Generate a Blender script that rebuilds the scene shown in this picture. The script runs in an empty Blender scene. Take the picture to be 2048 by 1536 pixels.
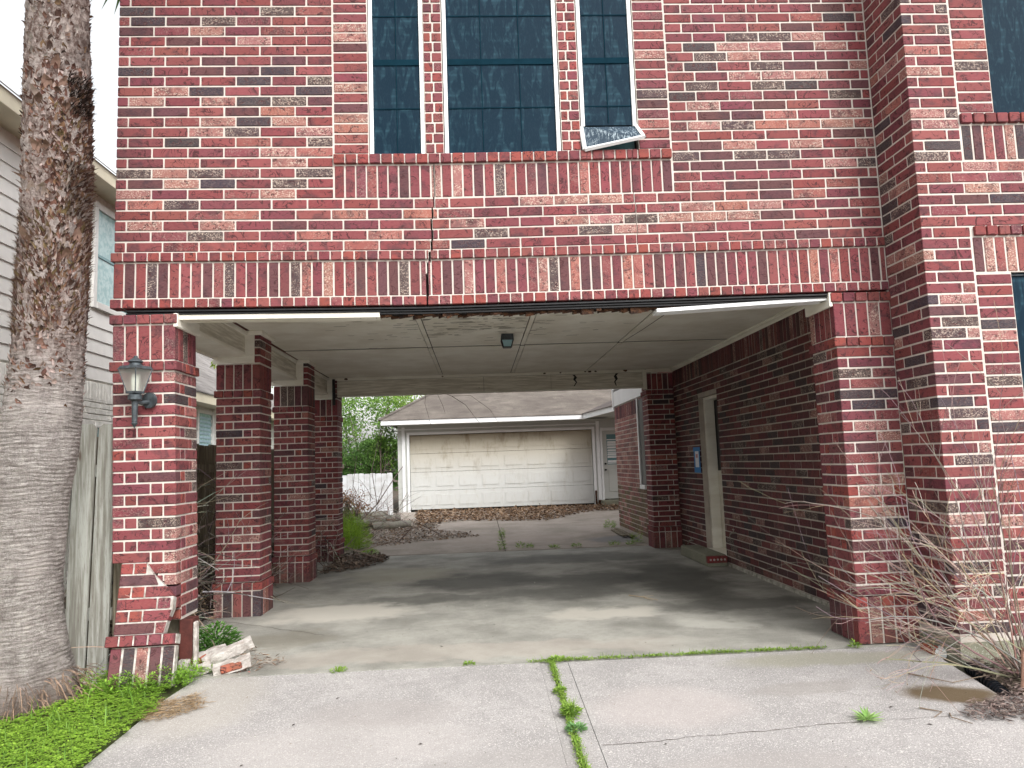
import bpy, math, random
from mathutils import Vector, Matrix, noise
random.seed(7)
R = random.random
def U(a, b): return a + (b - a) * random.random()
scn = bpy.context.scene
col = scn.collection

# ---------------------------------------------------------------- camera, sky, sun
CP = Vector((0.0, -5.263, 1.345)); YAW, PITCH, ROLL, FPX = 0.0487, 0.1053, -0.0351, 1496.2
cy, sy, cp, sp = math.cos(YAW), math.sin(YAW), math.cos(PITCH), math.sin(PITCH)
FW = Vector((sy * cp, cy * cp, sp)); RT = Vector((cy, -sy, 0)); UP = RT.cross(FW)
cr, sr = math.cos(ROLL), math.sin(ROLL)
RT, UP = RT * cr + UP * sr, UP * cr - RT * sr
cam = bpy.data.cameras.new('camera'); camo = bpy.data.objects.new('camera', cam); col.objects.link(camo)
m = Matrix((RT, UP, -FW)).transposed().to_4x4(); m.translation = CP
camo.matrix_world = m
cam.sensor_width = 36; cam.lens = FPX / 2048 * 36; cam.clip_start = .05; cam.clip_end = 500
scn.camera = camo
scn.render.resolution_x, scn.render.resolution_y = 1024, 768

SUN_EL, SUN_AZ = math.radians(42), math.radians(152)      # azimuth clockwise from +Y: behind the camera, to the right
w = bpy.data.worlds.new('World'); scn.world = w; w.use_nodes = True
nt = w.node_tree; nt.nodes.clear()
sky = nt.nodes.new('ShaderNodeTexSky'); sky.sky_type = 'NISHITA'; sky.sun_disc = False
sky.sun_elevation = SUN_EL; sky.sun_rotation = SUN_AZ; sky.dust_density = 4; sky.air_density = 1.5
hs = nt.nodes.new('ShaderNodeHueSaturation'); hs.inputs['Saturation'].default_value = .12
bg = nt.nodes.new('ShaderNodeBackground'); bg.inputs['Strength'].default_value = .15
wo = nt.nodes.new('ShaderNodeOutputWorld')
nt.links.new(sky.outputs[0], hs.inputs['Color']); nt.links.new(hs.outputs[0], bg.inputs[0]); nt.links.new(bg.outputs[0], wo.inputs[0])
sun = bpy.data.lights.new('sun', 'SUN'); sun.energy = 0.8; sun.angle = math.radians(22); sun.color = (1, .985, .965)
suno = bpy.data.objects.new('sun', sun); col.objects.link(suno)
sd = Vector((math.sin(SUN_AZ) * math.cos(SUN_EL), math.cos(SUN_AZ) * math.cos(SUN_EL), math.sin(SUN_EL)))
suno.rotation_euler = sd.to_track_quat('Z', 'Y').to_euler(); suno.location = sd * 30
scn.view_settings.view_transform = 'Standard'; scn.view_settings.look = 'None'
scn.view_settings.exposure = 1.10; scn.view_settings.gamma = 1; scn.view_settings.use_curve_mapping = False
scn.render.engine = 'CYCLES'
scn.cycles.diffuse_bounces = 8; scn.cycles.max_bounces = 12

def pix(p):                                               # used only to rank bricks by their size in the photo
    v = Vector(p) - CP; z = v.dot(FW)
    if z < .1: return None
    return (1024 + FPX * v.dot(RT) / z, 768 - FPX * v.dot(UP) / z)
def on_wall(px, py):                                      # point of the facade plane y = 0 seen at a photo pixel
    d = FW * FPX + RT * (px - 1024) - UP * (py - 768); t = -CP.y / d.y
    return CP.x + d.x * t, CP.z + d.z * t

# ---------------------------------------------------------------- helpers
def tag(o, label=None, cat=None, group=None, kind=None):
    if label: o['label'] = label
    if cat: o['category'] = cat
    if group: o['group'] = group
    if kind: o['kind'] = kind
    return o
def empty(name, loc=(0, 0, 0), parent=None):
    o = bpy.data.objects.new(name, None); col.objects.link(o); o.location = loc; o.empty_display_size = .2
    if parent: o.parent = parent
    return o
class MB:
    def __init__(s): s.v = []; s.f = []; s.mi = []; s.c = None; s.smooth = False
    def add(s, vs, fs, mi=0, colr=None):
        b = len(s.v); s.v += [tuple(v) for v in vs]; s.f += [tuple(i + b for i in f) for f in fs]; s.mi += [mi] * len(fs)
        if colr is not None:
            if s.c is None: s.c = [(1, 1, 1, 1)] * b
            s.c += [colr] * len(vs)
        elif s.c is not None: s.c += [(1, 1, 1, 1)] * len(vs)
    def box(s, x0, x1, y0, y1, z0, z1, mi=0, M=None):
        vs = [Vector((x, y, z)) for x in (x0, x1) for y in (y0, y1) for z in (z0, z1)]
        if M: vs = [M @ v for v in vs]
        s.add(vs, [(0, 1, 3, 2), (4, 6, 7, 5), (0, 4, 5, 1), (2, 3, 7, 6), (0, 2, 6, 4), (1, 5, 7, 3)], mi)
        return s
    def cbox(s, x0, x1, y0, y1, z0, z1, c=.004, mi=0, M=None, colr=None, F=None):
        X, Y, Z = (x0, x1), (y0, y1), (z0, z1); vs = []; idx = {}
        for i in (0, 1):
            for j in (0, 1):
                for k in (0, 1):
                    for a in (0, 1, 2):
                        p = [X[i], Y[j], Z[k]]
                        for q in (0, 1, 2):
                            if q != a: p[q] += c * (1 if (i, j, k)[q] == 0 else -1)
                        idx[(i, j, k, a)] = len(vs); vs.append(Vector(p))
        fs = []
        for a in (0, 1, 2):
            b, d = (a + 1) % 3, (a + 2) % 3
            for side in (0, 1):
                q = []
                for (u, v) in ((0, 0), (1, 0), (1, 1), (0, 1)):
                    t = [0, 0, 0]; t[a] = side; t[b] = u; t[d] = v; q.append(idx[(t[0], t[1], t[2], a)])
                fs.append(tuple(q if side else q[::-1]))
            for u in (0, 1):
                for v in (0, 1):                          # edge along a
                    t0 = [0, 0, 0]; t0[b] = u; t0[d] = v; t1 = list(t0); t1[a] = 1
                    q = [idx[(*t0, b)], idx[(*t1, b)], idx[(*t1, d)], idx[(*t0, d)]]
                    fs.append(tuple(q if u == v else q[::-1]))
        for i in (0, 1):
            for j in (0, 1):
                for k in (0, 1):
                    q = [idx[(i, j, k, 0)], idx[(i, j, k, 1)], idx[(i, j, k, 2)]]
                    fs.append(tuple(q if (i + j + k) % 2 else q[::-1]))
        if M: vs = [M @ v for v in vs]
        if F: vs = [F(v) for v in vs]
        s.add(vs, fs, mi, colr); return s
    def prism(s, poly, z0, z1, mi=0, zf=None):            # poly in xy, counter-clockwise
        n = len(poly); vs = []
        for zz in (z0, z1):
            for (x, y) in poly: vs.append((x, y, zz + (zf(x, y) if zf else 0)))
        fs = [tuple(range(n, 2 * n)), tuple(range(n - 1, -1, -1))] + [(i, (i + 1) % n, n + (i + 1) % n, n + i) for i in range(n)]
        s.add(vs, fs, mi); return s
    def tube(s, pts, r0, r1=None, n=6, mi=0, cap=True, colr=None):
        if r1 is None: r1 = r0
        pts = [Vector(p) for p in pts]; k = len(pts); vs = []; fs = []
        for i, p in enumerate(pts):
            t = (pts[min(i + 1, k - 1)] - pts[max(i - 1, 0)])
            if t.length < 1e-9: t = Vector((0, 0, 1))
            t.normalize(); a = t.cross(Vector((0, 0, 1)) if abs(t.z) < .9 else Vector((1, 0, 0))).normalized(); b = t.cross(a)
            r = r0 + (r1 - r0) * i / max(1, k - 1)
            for j in range(n):
                th = 2 * math.pi * j / n; vs.append(p + (a * math.cos(th) + b * math.sin(th)) * r)
        for i in range(k - 1):
            for j in range(n):
                fs.append((i * n + j, i * n + (j + 1) % n, (i + 1) * n + (j + 1) % n, (i + 1) * n + j))
        if cap: fs += [tuple(range(n - 1, -1, -1)), tuple((k - 1) * n + j for j in range(n))]
        s.add(vs, fs, mi, colr); return s
    def lathe(s, prof, n=24, c=(0, 0, 0), mi=0, sq=False):
        vs = []; fs = []
        for (r, z) in prof:
            for j in range(n):
                th = 2 * math.pi * (j + .5) / n; vs.append((c[0] + r * math.cos(th), c[1] + r * math.sin(th), c[2] + z))
        for i in range(len(prof) - 1):
            for j in range(n): fs.append((i * n + j, i * n + (j + 1) % n, (i + 1) * n + (j + 1) % n, (i + 1) * n + j))
        s.add(vs, fs, mi); return s
    def build(s, name, mat, parent=None, loc=None, smooth=False):
        me = bpy.data.meshes.new(name)
        vs = s.v if loc is None else [(v[0] - loc[0], v[1] - loc[1], v[2] - loc[2]) for v in s.v]
        me.from_pydata(vs, [], s.f)
        for mt in (mat if isinstance(mat, (list, tuple)) else [mat]): me.materials.append(mt)
        if any(s.mi): me.polygons.foreach_set('material_index', s.mi)
        if s.c is not None:
            a = me.attributes.new('bcol', 'FLOAT_COLOR', 'POINT'); a.data.foreach_set('color', [q for c in s.c for q in c])
        if smooth: me.polygons.foreach_set('use_smooth', [True] * len(me.polygons))
        me.update()
        o = bpy.data.objects.new(name, me); col.objects.link(o)
        if loc is not None: o.location = loc
        if parent: o.parent = parent
        return o

# ---------------------------------------------------------------- materials
class NT:
    def __init__(s, name):
        s.m = bpy.data.materials.new(name); s.m.use_nodes = True; s.t = s.m.node_tree; s.t.nodes.clear()
        s.out = s.n('ShaderNodeOutputMaterial'); s.b = s.n('ShaderNodeBsdfPrincipled'); s.l(s.b.outputs[0], s.out.inputs[0])
        s.geo = s.n('ShaderNodeNewGeometry'); s.pos = s.geo.outputs['Position']
    def n(s, t, **k):
        x = s.t.nodes.new(t)
        for a, b in k.items(): setattr(x, a, b)
        return x
    def l(s, a, b): s.t.links.new(a, b)
    def inp(s, node, i, v):
        if hasattr(v, 'is_linked'): s.l(v, node.inputs[i])
        elif v is not None: node.inputs[i].default_value = v
    def vm(s, op, a, b=None, scale=None):
        x = s.n('ShaderNodeVectorMath', operation=op); s.inp(x, 0, a); s.inp(x, 1, b)
        if scale is not None: s.inp(x, 3, scale)
        return x.outputs['Value'] if op in ('LENGTH', 'DISTANCE', 'DOT_PRODUCT') else x.outputs[0]
    def ma(s, op, a, b=None, c=None, clamp=False):
        x = s.n('ShaderNodeMath', operation=op, use_clamp=clamp); s.inp(x, 0, a); s.inp(x, 1, b); s.inp(x, 2, c); return x.outputs[0]
    def noise(s, scale, detail=3, rough=.55, vec=None, stretch=None, dist=0):
        v = vec or s.pos
        if stretch: v = s.vm('MULTIPLY', v, stretch)
        x = s.n('ShaderNodeTexNoise'); s.inp(x, 'Vector', v); x.inputs['Scale'].default_value = scale; x.inputs['Detail'].default_value = detail
        x.inputs['Roughness'].default_value = rough; x.inputs['Distortion'].default_value = dist; return x.outputs[0]
    def vor(s, scale, vec=None, feature='F1', stretch=None):
        v = vec or s.pos
        if stretch: v = s.vm('MULTIPLY', v, stretch)
        x = s.n('ShaderNodeTexVoronoi', feature=feature); s.inp(x, 'Vector', v); x.inputs['Scale'].default_value = scale; return x
    def ramp(s, f, a, b, smooth=True):
        x = s.n('ShaderNodeMapRange', interpolation_type='SMOOTHSTEP' if smooth else 'LINEAR'); s.inp(x, 0, f)
        x.inputs[1].default_value = a; x.inputs[2].default_value = b; return x.outputs[0]
    def mix(s, f, a, b, mode='MIX'):
        x = s.n('ShaderNodeMix', data_type='RGBA', blend_type=mode); s.inp(x, 0, f)
        for i, v in ((6, a), (7, b)):
            if isinstance(v, (tuple, list)): v = (*v[:3], 1)
            s.inp(x, i, v)
        return x.outputs[2]
    def bump(s, h, strength=.3, dist=.01):
        x = s.n('ShaderNodeBump'); x.inputs['Strength'].default_value = strength; x.inputs['Distance'].default_value = dist
        s.l(h, x.inputs['Height']); s.l(x.outputs[0], s.b.inputs['Normal'])
    def done(s, c, rough=.85, spec=.3, metal=0):
        s.inp(s.b, 'Base Color', (*c[:3], 1) if isinstance(c, (tuple, list)) else c); s.inp(s.b, 'Roughness', rough)
        s.b.inputs['Specular IOR Level'].default_value = spec; s.b.inputs['Metallic'].default_value = metal
        return s.m
    def sep(s, v):
        x = s.n('ShaderNodeSeparateXYZ'); s.l(v, x.inputs[0]); return x.outputs
MAT = {}
def simple(name, c, rough=.7, var=.15, scale=6, c2=None, bump=.0, bs=60, spec=.3, stretch=None, metal=0, fine=0):
    t = NT(name); n1 = t.noise(scale, 5, .6, stretch=stretch)
    f = t.ramp(n1, .3, .7)
    c2 = c2 or tuple(x * (1 - var * 1.6) for x in c)
    o = t.mix(f, c2, c)
    if fine:
        g = t.noise(bs * 2, 2, .5); o = t.mix(t.ma('MULTIPLY', t.ramp(g, .35, .65), fine), o, tuple(x * .55 for x in c))
    if bump: t.bump(t.noise(bs, 3, .6, stretch=stretch), bump, .01)
    MAT[name] = t.done(o, rough, spec, metal); return MAT[name]

def make_brick_mat():
    t = NT('brick_clay')
    at = t.n('ShaderNodeAttribute', attribute_name='bcol'); rgb = at.outputs['Color']; seed = at.outputs['Alpha']
    # the alpha carries: integer part = speckle amount (0..9), fraction = random seed
    sp_ = t.ma('DIVIDE', t.ma('FLOOR', seed), 9.0); rnd = t.ma('FRACT', seed)
    off = t.n('ShaderNodeCombineXYZ'); t.l(t.ma('MULTIPLY', rnd, 37.0), off.inputs[0]); t.l(t.ma('MULTIPLY', rnd, 91.0), off.inputs[1]); t.l(t.ma('MULTIPLY', rnd, 17.0), off.inputs[2])
    v = t.vm('ADD', t.pos, off.outputs[0])
    big = t.noise(9, 4, .6, v, dist=.6)
    c = t.mix(t.ramp(big, .50, .68), rgb, t.mix(.6, rgb, (.03, .020, .028)))
    # fold marks of hand-made brick: thin curved dark creases
    d = t.noise(14, 2, .5, v)
    wv = t.noise(10, 2, .5, v, dist=1.8)
    crease = t.ramp(t.ma('ABSOLUTE', t.ma('SUBTRACT', wv, .5)), .030, .010)
    crease = t.ma('MULTIPLY', t.ma('MULTIPLY', crease, t.ramp(d, .42, .52)), .95)
    c = t.mix(crease, c, (.035, .008, .012))
    fine = t.noise(150, 2, .6, v, stretch=(.35, .35, 1.6)); c = t.mix(t.ma('MULTIPLY', t.ramp(fine, .3, .7), .28), c, t.mix(.5, c, (.36, .17, .14)))
    spk = t.ramp(t.noise(120, 3, .8, v, stretch=(.7, .7, 1)), .51, .60)
    patch = t.ramp(t.noise(11, 3, .6, v), .33, .55)
    c = t.mix(t.ma('MULTIPLY', t.ma('MULTIPLY', spk, patch), sp_), c, (.56, .45, .37))
    # efflorescence and mortar smears
    sm = t.ramp(t.noise(4.3, 6, .75), .66, .8); c = t.mix(t.ma('MULTIPLY', sm, .28), c, (.45, .36, .31))
    gr = t.ramp(t.noise(1.3, 5, .65, stretch=(1.6, 1.6, .35)), .46, .72); c = t.mix(t.ma('MULTIPLY', gr, .30), c, (.05, .03, .03))
    # moss / damp low on walls
    z = t.sep(t.pos)[2]
    low = t.ma('MULTIPLY', t.ramp(z, .28, .0), t.ramp(t.noise(3, 4, .6), .42, .62)); c = t.mix(t.ma('MULTIPLY', low, .5), c, (.07, .06, .045))
    t.bump(t.ma('ADD', t.noise(120, 3, .7, v), t.ma('MULTIPLY', crease, -1.2)), .35, .003)
    return t.done(c, .82, .25)
BR = make_brick_mat()

def make_mortar():
    t = NT('mortar'); n = t.noise(7, 5, .6); f = t.noise(160, 2, .6)
    c = t.mix(t.ramp(n, .35, .7), (.60, .548, .50), (.51, .46, .415)); c = t.mix(t.ma('MULTIPLY', t.ramp(f, .4, .7), .18), c, (.40, .34, .29))
    gr = t.ramp(t.noise(1.3, 5, .65, stretch=(1.6, 1.6, .35)), .46, .72); c = t.mix(t.ma('MULTIPLY', gr, .28), c, (.24, .2, .17))
    z = t.sep(t.pos)[2]; c = t.mix(t.ma('MULTIPLY', t.ramp(z, .3, .0), .5), c, (.25, .22, .18))
    t.bump(f, .5, .002); return t.done(c, .95, .1)
MORT = make_mortar()

def make_concrete(name, base, dark, speck=.35, stains=(), ripple=False):
    t = NT(name); n = t.noise(1.6, 6, .6); c = t.mix(t.ramp(n, .35, .68), base, dark)
    n2 = t.noise(7, 6, .7); c = t.mix(t.ma('MULTIPLY', t.ramp(n2, .46, .68), .45), c, tuple(x * .68 for x in base)); n3 = t.noise(26, 5, .75); c = t.mix(t.ma('MULTIPLY', t.ramp(n3, .54, .68), .4), c, tuple(x * .55 for x in base))
    f = t.noise(170, 3, .75); c = t.mix(t.ma('MULTIPLY', t.ramp(f, .53, .62), speck), c, (.12, .105, .1))
    f2 = t.noise(120, 2, .7); c = t.mix(t.ma('MULTIPLY', t.ramp(f2, .57, .66), speck * .9), c, (.85, .8, .76))
    wv = t.vm('ADD', t.pos, t.vm('SCALE', t.vm('SUBTRACT', t.n('ShaderNodeTexNoise').outputs[1], (.5, .5, .5)), None, 0.0)) if False else t.pos
    nn = t.n('ShaderNodeTexNoise'); t.l(t.pos, nn.inputs['Vector']); nn.inputs['Scale'].default_value = 2.2; nn.inputs['Detail'].default_value = 6; nn.inputs['Roughness'].default_value = .62
    wob = t.vm('ADD', t.pos, t.vm('SCALE', t.vm('SUBTRACT', nn.outputs[1], (.5, .5, .5)), None, .9 if ripple else .3))
    for (x, y, rx, ry, colr, amt) in stains:
        q = t.vm('MULTIPLY', t.vm('SUBTRACT', wob, (x, y, 0)), (1 / rx, 1 / ry, 0)); d = t.vm('LENGTH', q)
        c = t.mix(t.ma('MULTIPLY', t.ramp(d, 1.12, .55), amt), c, colr)
    t.bump(t.ma('ADD', t.noise(180, 3, .7), t.ma('MULTIPLY', t.noise(25, 3, .5), .6)), .3, .004)
    return t.done(c, .9 if not ripple else .75, .25)
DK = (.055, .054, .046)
CONC = make_concrete('driveway_concrete', (.375, .358, .347), (.305, .292, .283), .62,
    [(1.05, -.9, .5, .35, (.42, .375, .355), .5), (-.7, -1.2, .8, .35, (.42, .39, .37), .4), (2.3, -.25, .8, .16, (.27, .26, .19), .6), (-1.7, -.5, .4, .6, (.38, .35, .3), .4), (1.9, -.75, .4, .12, (.26, .24, .22), .5), (-.6, -.8, .5, .25, (.31, .285, .27), .5), (.1, -1.5, .5, .2, (.30, .28, .265), .45), (1.3, -1.7, .6, .2, (.31, .285, .27), .45), (2.65, -.93, .30, .16, (.085, .055, .022), .92)])
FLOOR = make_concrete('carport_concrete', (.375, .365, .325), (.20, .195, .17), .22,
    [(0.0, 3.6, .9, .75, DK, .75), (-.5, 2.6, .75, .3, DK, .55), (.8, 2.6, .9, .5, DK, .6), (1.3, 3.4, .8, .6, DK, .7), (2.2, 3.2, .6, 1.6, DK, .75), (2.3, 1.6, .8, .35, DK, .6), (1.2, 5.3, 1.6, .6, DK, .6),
     (-1.3, 2.0, .75, .45, (.54, .51, .45), .85), (1.1, 1.5, .55, .35, (.52, .49, .43), .75), (-1.0, 4.4, .8, .8, (.36, .34, .26), .6), (-1.6, 1.0, .6, .3, (.2, .18, .14), .5), (1.9, .9, .35, .25, (.46, .45, .4), .5), (-.2, .35, 1.9, .25, (.42, .37, .32), .45)], True)
REAR = make_concrete('rear_concrete', (.38, .33, .29), (.27, .24, .20), .22, [(2.4, 7.4, .7, .5, (.16, .17, .18), .7), (.5, 8, 1.2, .8, (.40, .34, .3), .4)])
FOUND = make_concrete('foundation_concrete', (.22, .22, .16), (.13, .13, .09), .35)

SOIL = simple('soil', (.11, .085, .06), .95, .3, 9, (.05, .04, .03), .8, 40)
PAINT = simple('aged_white_paint', (.80, .775, .70), .6, .1, 2.2, (.66, .62, .53), .12, 30, stretch=(1, 1, 3))
WHITE = simple('white_trim', (.78, .79, .79), .45, .04, 3)
PLY = simple('grained_plywood', (.74, .70, .61), .7, .1, 5, (.46, .42, .34), .5, 22, stretch=(.6, .6, 9))
BLACK = simple('black_steel', (.018, .018, .02), .45, .2, 20)
ROT = simple('rotten_wood', (.10, .045, .022), .95, .4, 22, (.018, .011, .009), 1.0, 80)
LANT = simple('weathered_black_metal', (.075, .09, .10), .5, .3, 30, (.04, .045, .05), .15, 120, metal=.2)
FENCE = None
def make_fence(name, a, b, dk, knots=.8):
    t = NT(name); n = t.noise(3, 5, .6, stretch=(14, 14, .8)); c = t.mix(t.ramp(n, .35, .65), a, b)
    g = t.noise(10, 4, .7, stretch=(22, 22, 1.2)); c = t.mix(t.ma('MULTIPLY', t.ramp(g, .54, .7), .7), c, dk)
    v = t.vor(1, stretch=(9, 9, 2.6)); c = t.mix(t.ma('MULTIPLY', t.ramp(v.outputs['Distance'], .15, .06), knots), c, (.10, .06, .045))
    t.bump(g, .5, .004); return t.done(c, .85, .2)
FENCE = make_fence('weathered_green_cedar', (.415, .42, .385), (.22, .21, .18), (.13, .095, .08))
FENCED = make_fence('dark_weathered_cedar', (.26, .23, .17), (.12, .10, .07), (.02, .017, .012))
PICKET = simple('white_picket_paint', (.66, .68, .70), .7, .12, 5, (.5, .5, .5))

# neighbour siding, etc
SIDING = simple('neighbor_siding', (.80, .79, .76), .65, .06, 4)
NBRICK = simple('white_painted_brick', (.80, .79, .75), .8, .12, 14, (.64, .63, .58), .4, 60)
NTRIM = simple('cream_fascia', (.66, .60, .46), .6, .08, 3)
def make_shingle(name, a, b, dk, s=1.0):
    t = NT(name); n = t.noise(1.2, 5, .6); c = t.mix(t.ramp(n, .35, .65), a, b)
    f = t.noise(60 * s, 3, .8, stretch=(1, 1, 2.5)); c = t.mix(t.ma('MULTIPLY', t.ramp(f, .45, .65), .5), c, dk)
    cell = t.vor(1, stretch=(3.2, 6.9, 0)); c = t.mix(t.ma('MULTIPLY', cell.outputs['Color'], .45), c, dk); st = t.noise(2.5, 5, .7, stretch=(2.2, .4, .4)); c = t.mix(t.ma('MULTIPLY', t.ramp(st, .5, .7), .6), c, tuple(x * .6 for x in a))
    t.bump(f, .4, .01); return t.done(c, .95, .1)
SHING = make_shingle('garage_shingle', (.215, .19, .165), (.15, .13, .115), (.06, .05, .045))
SHINGN = make_shingle('neighbor_shingle', (.36, .34, .325), (.28, .26, .25), (.10, .09, .085))

def make_screen(name):
    t = NT(name)
    z = t.sep(t.pos)
    n1 = t.noise(7, 3, .6, stretch=(2.6, 1, .75), dist=1.2)
    band = t.ramp(t.ma('SINE', t.ma('MULTIPLY', z[2], 118)), .1, 1.0)
    blot = t.ma('MULTIPLY', t.ramp(n1, .48, .66), t.ma('ADD', t.ma('MULTIPLY', band, .5), .5))
    c = t.mix(t.ma('MULTIPLY', blot, .42), (.0012, .014, .028), (.035, .095, .125))
    wv = t.noise(220, 1, .5, stretch=(1, 1, .2)); c = t.mix(t.ma('MULTIPLY', t.ramp(wv, .5, .7), .2), c, (.015, .035, .05))
    return t.done(c, .65, .12)
SCREEN = make_screen('solar_screen_fabric')
def make_torn():
    t = NT('scuffed_screen_fabric'); f = t.ramp(t.noise(90, 3, .8, stretch=(1, 1, .12)), .5, .62); p = t.ramp(t.noise(5, 3, .6), .4, .6)
    return t.done(t.mix(t.ma('MULTIPLY', t.ma('MULTIPLY', f, p), .75), (.012, .03, .05), (.35, .42, .46)), .6, .3)
TORN = make_torn()
t = NT('window_glass'); GLASS = t.done((.12, .25, .27), .12, .6)
t = NT('pale_window_glass'); NGLASS = t.done(t.mix(t.ramp(t.noise(11, 4, .7), .4, .6), (.30, .47, .48), (.46, .62, .62)), .12, .6)
t = NT('lantern_glass'); t.b.inputs['Transmission Weight'].default_value = .75; t.b.inputs['Alpha'].default_value = .55; LGLASS = t.done((.75, .78, .72), .3, .5)
BULB = simple('bulb', (.75, .76, .68), .3, .02, 5)
DOORW = simple('door_white', (.52, .53, .50), .5, .06, 3)
def make_gdoor():
    t = NT('mildewed_garage_door'); z = t.sep(t.pos)[2]
    n = t.noise(2.4, 6, .7, stretch=(1.3, 1, .5)); h = t.ramp(z, .75, 2.2)
    c = t.mix(t.ma('MULTIPLY', h, .9), (.58, .59, .57), (.42, .37, .27)); c = t.mix(t.ma('MULTIPLY', t.ramp(n, .5, .75), t.ma('ADD', t.ma('MULTIPLY', h, .8), .15)), c, (.24, .19, .12))
    g = t.noise(14, 4, .7, stretch=(1, 1, .3)); c = t.mix(t.ma('MULTIPLY', t.ramp(g, .5, .7), .22), c, (.40, .36, .27)); return t.done(c, .6, .3)
GDOOR = make_gdoor()
def make_bark():
    t = NT('palm_bark'); z = t.sep(t.pos)[2]
    ring = t.noise(11, 6, .75, stretch=(1, 1, 5.5), dist=.5); c = t.mix(t.ramp(ring, .36, .60), (.62, .57, .54), (.36, .32, .30)); r2 = t.noise(9, 5, .75, stretch=(1.3, 1.3, 8), dist=.6); c = t.mix(t.ma('MULTIPLY', t.ramp(t.ma('ABSOLUTE', t.ma('SUBTRACT', r2, .5)), .035, .0), .7), c, (.09, .075, .065)); pits = t.noise(55, 4, .8, stretch=(1, 1, 1.6)); c = t.mix(t.ma('MULTIPLY', t.ramp(pits, .5, .66), .5), c, (.16, .13, .115))
    fis = t.noise(13, 5, .75, stretch=(3.2, 3.2, .55), dist=.8); c = t.mix(t.ma('MULTIPLY', t.ramp(t.ma('ABSOLUTE', t.ma('SUBTRACT', fis, .5)), .03, .0), .55), c, (.10, .08, .07)); up = t.ramp(z, 1.7, 2.4); br = t.noise(26, 5, .75, stretch=(1, 1, .5)); cu = t.mix(t.ramp(br, .38, .62), (.44, .37, .34), (.14, .09, .075))
    c = t.mix(up, c, cu); pale = t.ramp(t.noise(3.5, 5, .7), .48, .66); c = t.mix(t.ma('MULTIPLY', pale, .5), c, (.56, .50, .47))
    dk = t.ramp(t.noise(2.2, 4, .6), .52, .7); c = t.mix(t.ma('MULTIPLY', dk, .5), c, (.08, .06, .055))
    base = t.ma('MULTIPLY', t.ramp(z, .25, -.02), .8); c = t.mix(base, c, (.13, .09, .07))
    t.bump(t.ma('ADD', t.ma('ADD', ring, r2), t.noise(70, 5, .8, stretch=(1, 1, 1.5))), 1.0, .02); return t.done(c, .95, .1)
BARK = make_bark()
def attr_mat(name, rough=.8, trans=0.0, dark=.25):
    t = NT(name); at = t.n('ShaderNodeAttribute', attribute_name='bcol'); n = t.noise(30, 3, .6)
    c = t.mix(t.ma('MULTIPLY', t.ramp(n, .4, .7), dark), at.outputs['Color'], (.02, .02, .01))
    m = t.done(c, rough, .25)
    if trans:
        tr = t.n('ShaderNodeBsdfTranslucent'); t.l(c, tr.inputs[0]); mx = t.n('ShaderNodeMixShader'); mx.inputs[0].default_value = trans
        t.l(t.b.outputs[0], mx.inputs[1]); t.l(tr.outputs[0], mx.inputs[2]); t.l(mx.outputs[0], t.out.inputs[0])
    return m
LEAF = attr_mat('leaf', .6, .35); TWIG = attr_mat('twig_bark', .9); LITTER = attr_mat('dry_litter', .9)
TAPE = simple('blue_tape', (.02, .20, .52), .6, .1, 20); PAPER = simple('paper', (.72, .74, .78), .8, .05, 20); INK = simple('red_ink', (.55, .2, .18), .8)
STEEL = simple('rusted_red_primer_steel', (.10, .028, .022), .7, .3, 9, (.05, .015, .013), .3, 60)

# ---------------------------------------------------------------- ground
def gz(y, x=0):
    if y < 0: return max(.055 * y, -.72)
    if y > 6.5: return min(.02 * (y - 6.5), .2)
    return 0
mb = MB(); ys = [-60, -13.1, -9, -6, -4, -3, -2, -1, 0, 3, 6.5, 9, 12, 15, 16.5, 30, 200]
xs = [-150, -30, -8, -2.05, 3.2, 8, 30, 150]
vs = [(x, y, gz(y) - .06) for y in ys for x in xs]; n = len(xs)
mb.add(vs, [(j * n + i, j * n + i + 1, (j + 1) * n + i + 1, (j + 1) * n + i) for j in range(len(ys) - 1) for i in range(n - 1)])
tag(mb.build('ground', SOIL), kind='structure')

# driveway: slabs on a slope, weedy open joint at x = .455
def slope(x, y): return gz(y)
dr = empty('driveway'); tag(dr, kind='structure')
def slab(poly, t=.12, dz=0, name='slab', mat=CONC, parent=dr):
    b = MB(); b.prism(poly, dz - t, dz, zf=slope); return b.build(name, mat, parent)
# left slab with ragged left edge, in y strips so it follows the slope
def strip_slab(name, left, right, parent=dr, mat=CONC, dz=0):
    b = MB(); n = len(left)
    top = [(x, y, gz(y) + dz) for (x, y) in left] + [(x, y, gz(y) + dz) for (x, y) in right]
    bot = [(x, y, z - .12) for (x, y, z) in top]
    b.add(top + bot, [(i, i + 1, n + i + 1, n + i) for i in range(n - 1)] + [(2 * n + i, 2 * n + i + 1, i + 1, i) for i in range(n - 1)]
          + [(n + i, n + i + 1, 3 * n + i + 1, 3 * n + i) for i in range(n - 1)] + [(0, n, 3 * n, 2 * n), (n - 1, 3 * n - 1, 4 * n - 1, 2 * n - 1)][::-1])
    return b.build(name, mat, parent)
yy = [-12, -6, -2.5, -1.6, -.9, -.4, -.045]
lx = [-3.4, -2.6, -2.05, -2.0, -1.97, -1.96, -1.90]
strip_slab('slab', [(lx[i], yy[i]) for i in range(7)], [(.3755, y) for y in yy])
strip_slab('slab_border', [(.378, y) for y in yy], [(.442, y) for y in yy], dz=-.006)
strip_slab('slab_border', [(.468, y) for y in yy], [(.5635, y) for y in yy], dz=-.003)
y2 = [-12, -6, -2.5, -1.6, -1.06, -1.02, -.5, -.06]; x2 = [7, 7, 7, 7, 7, 2.90, 2.96, 3.02]
strip_slab('slab', [(.566, y) for y in y2], [(x2[i], y2[i]) for i in range(8)])
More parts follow.
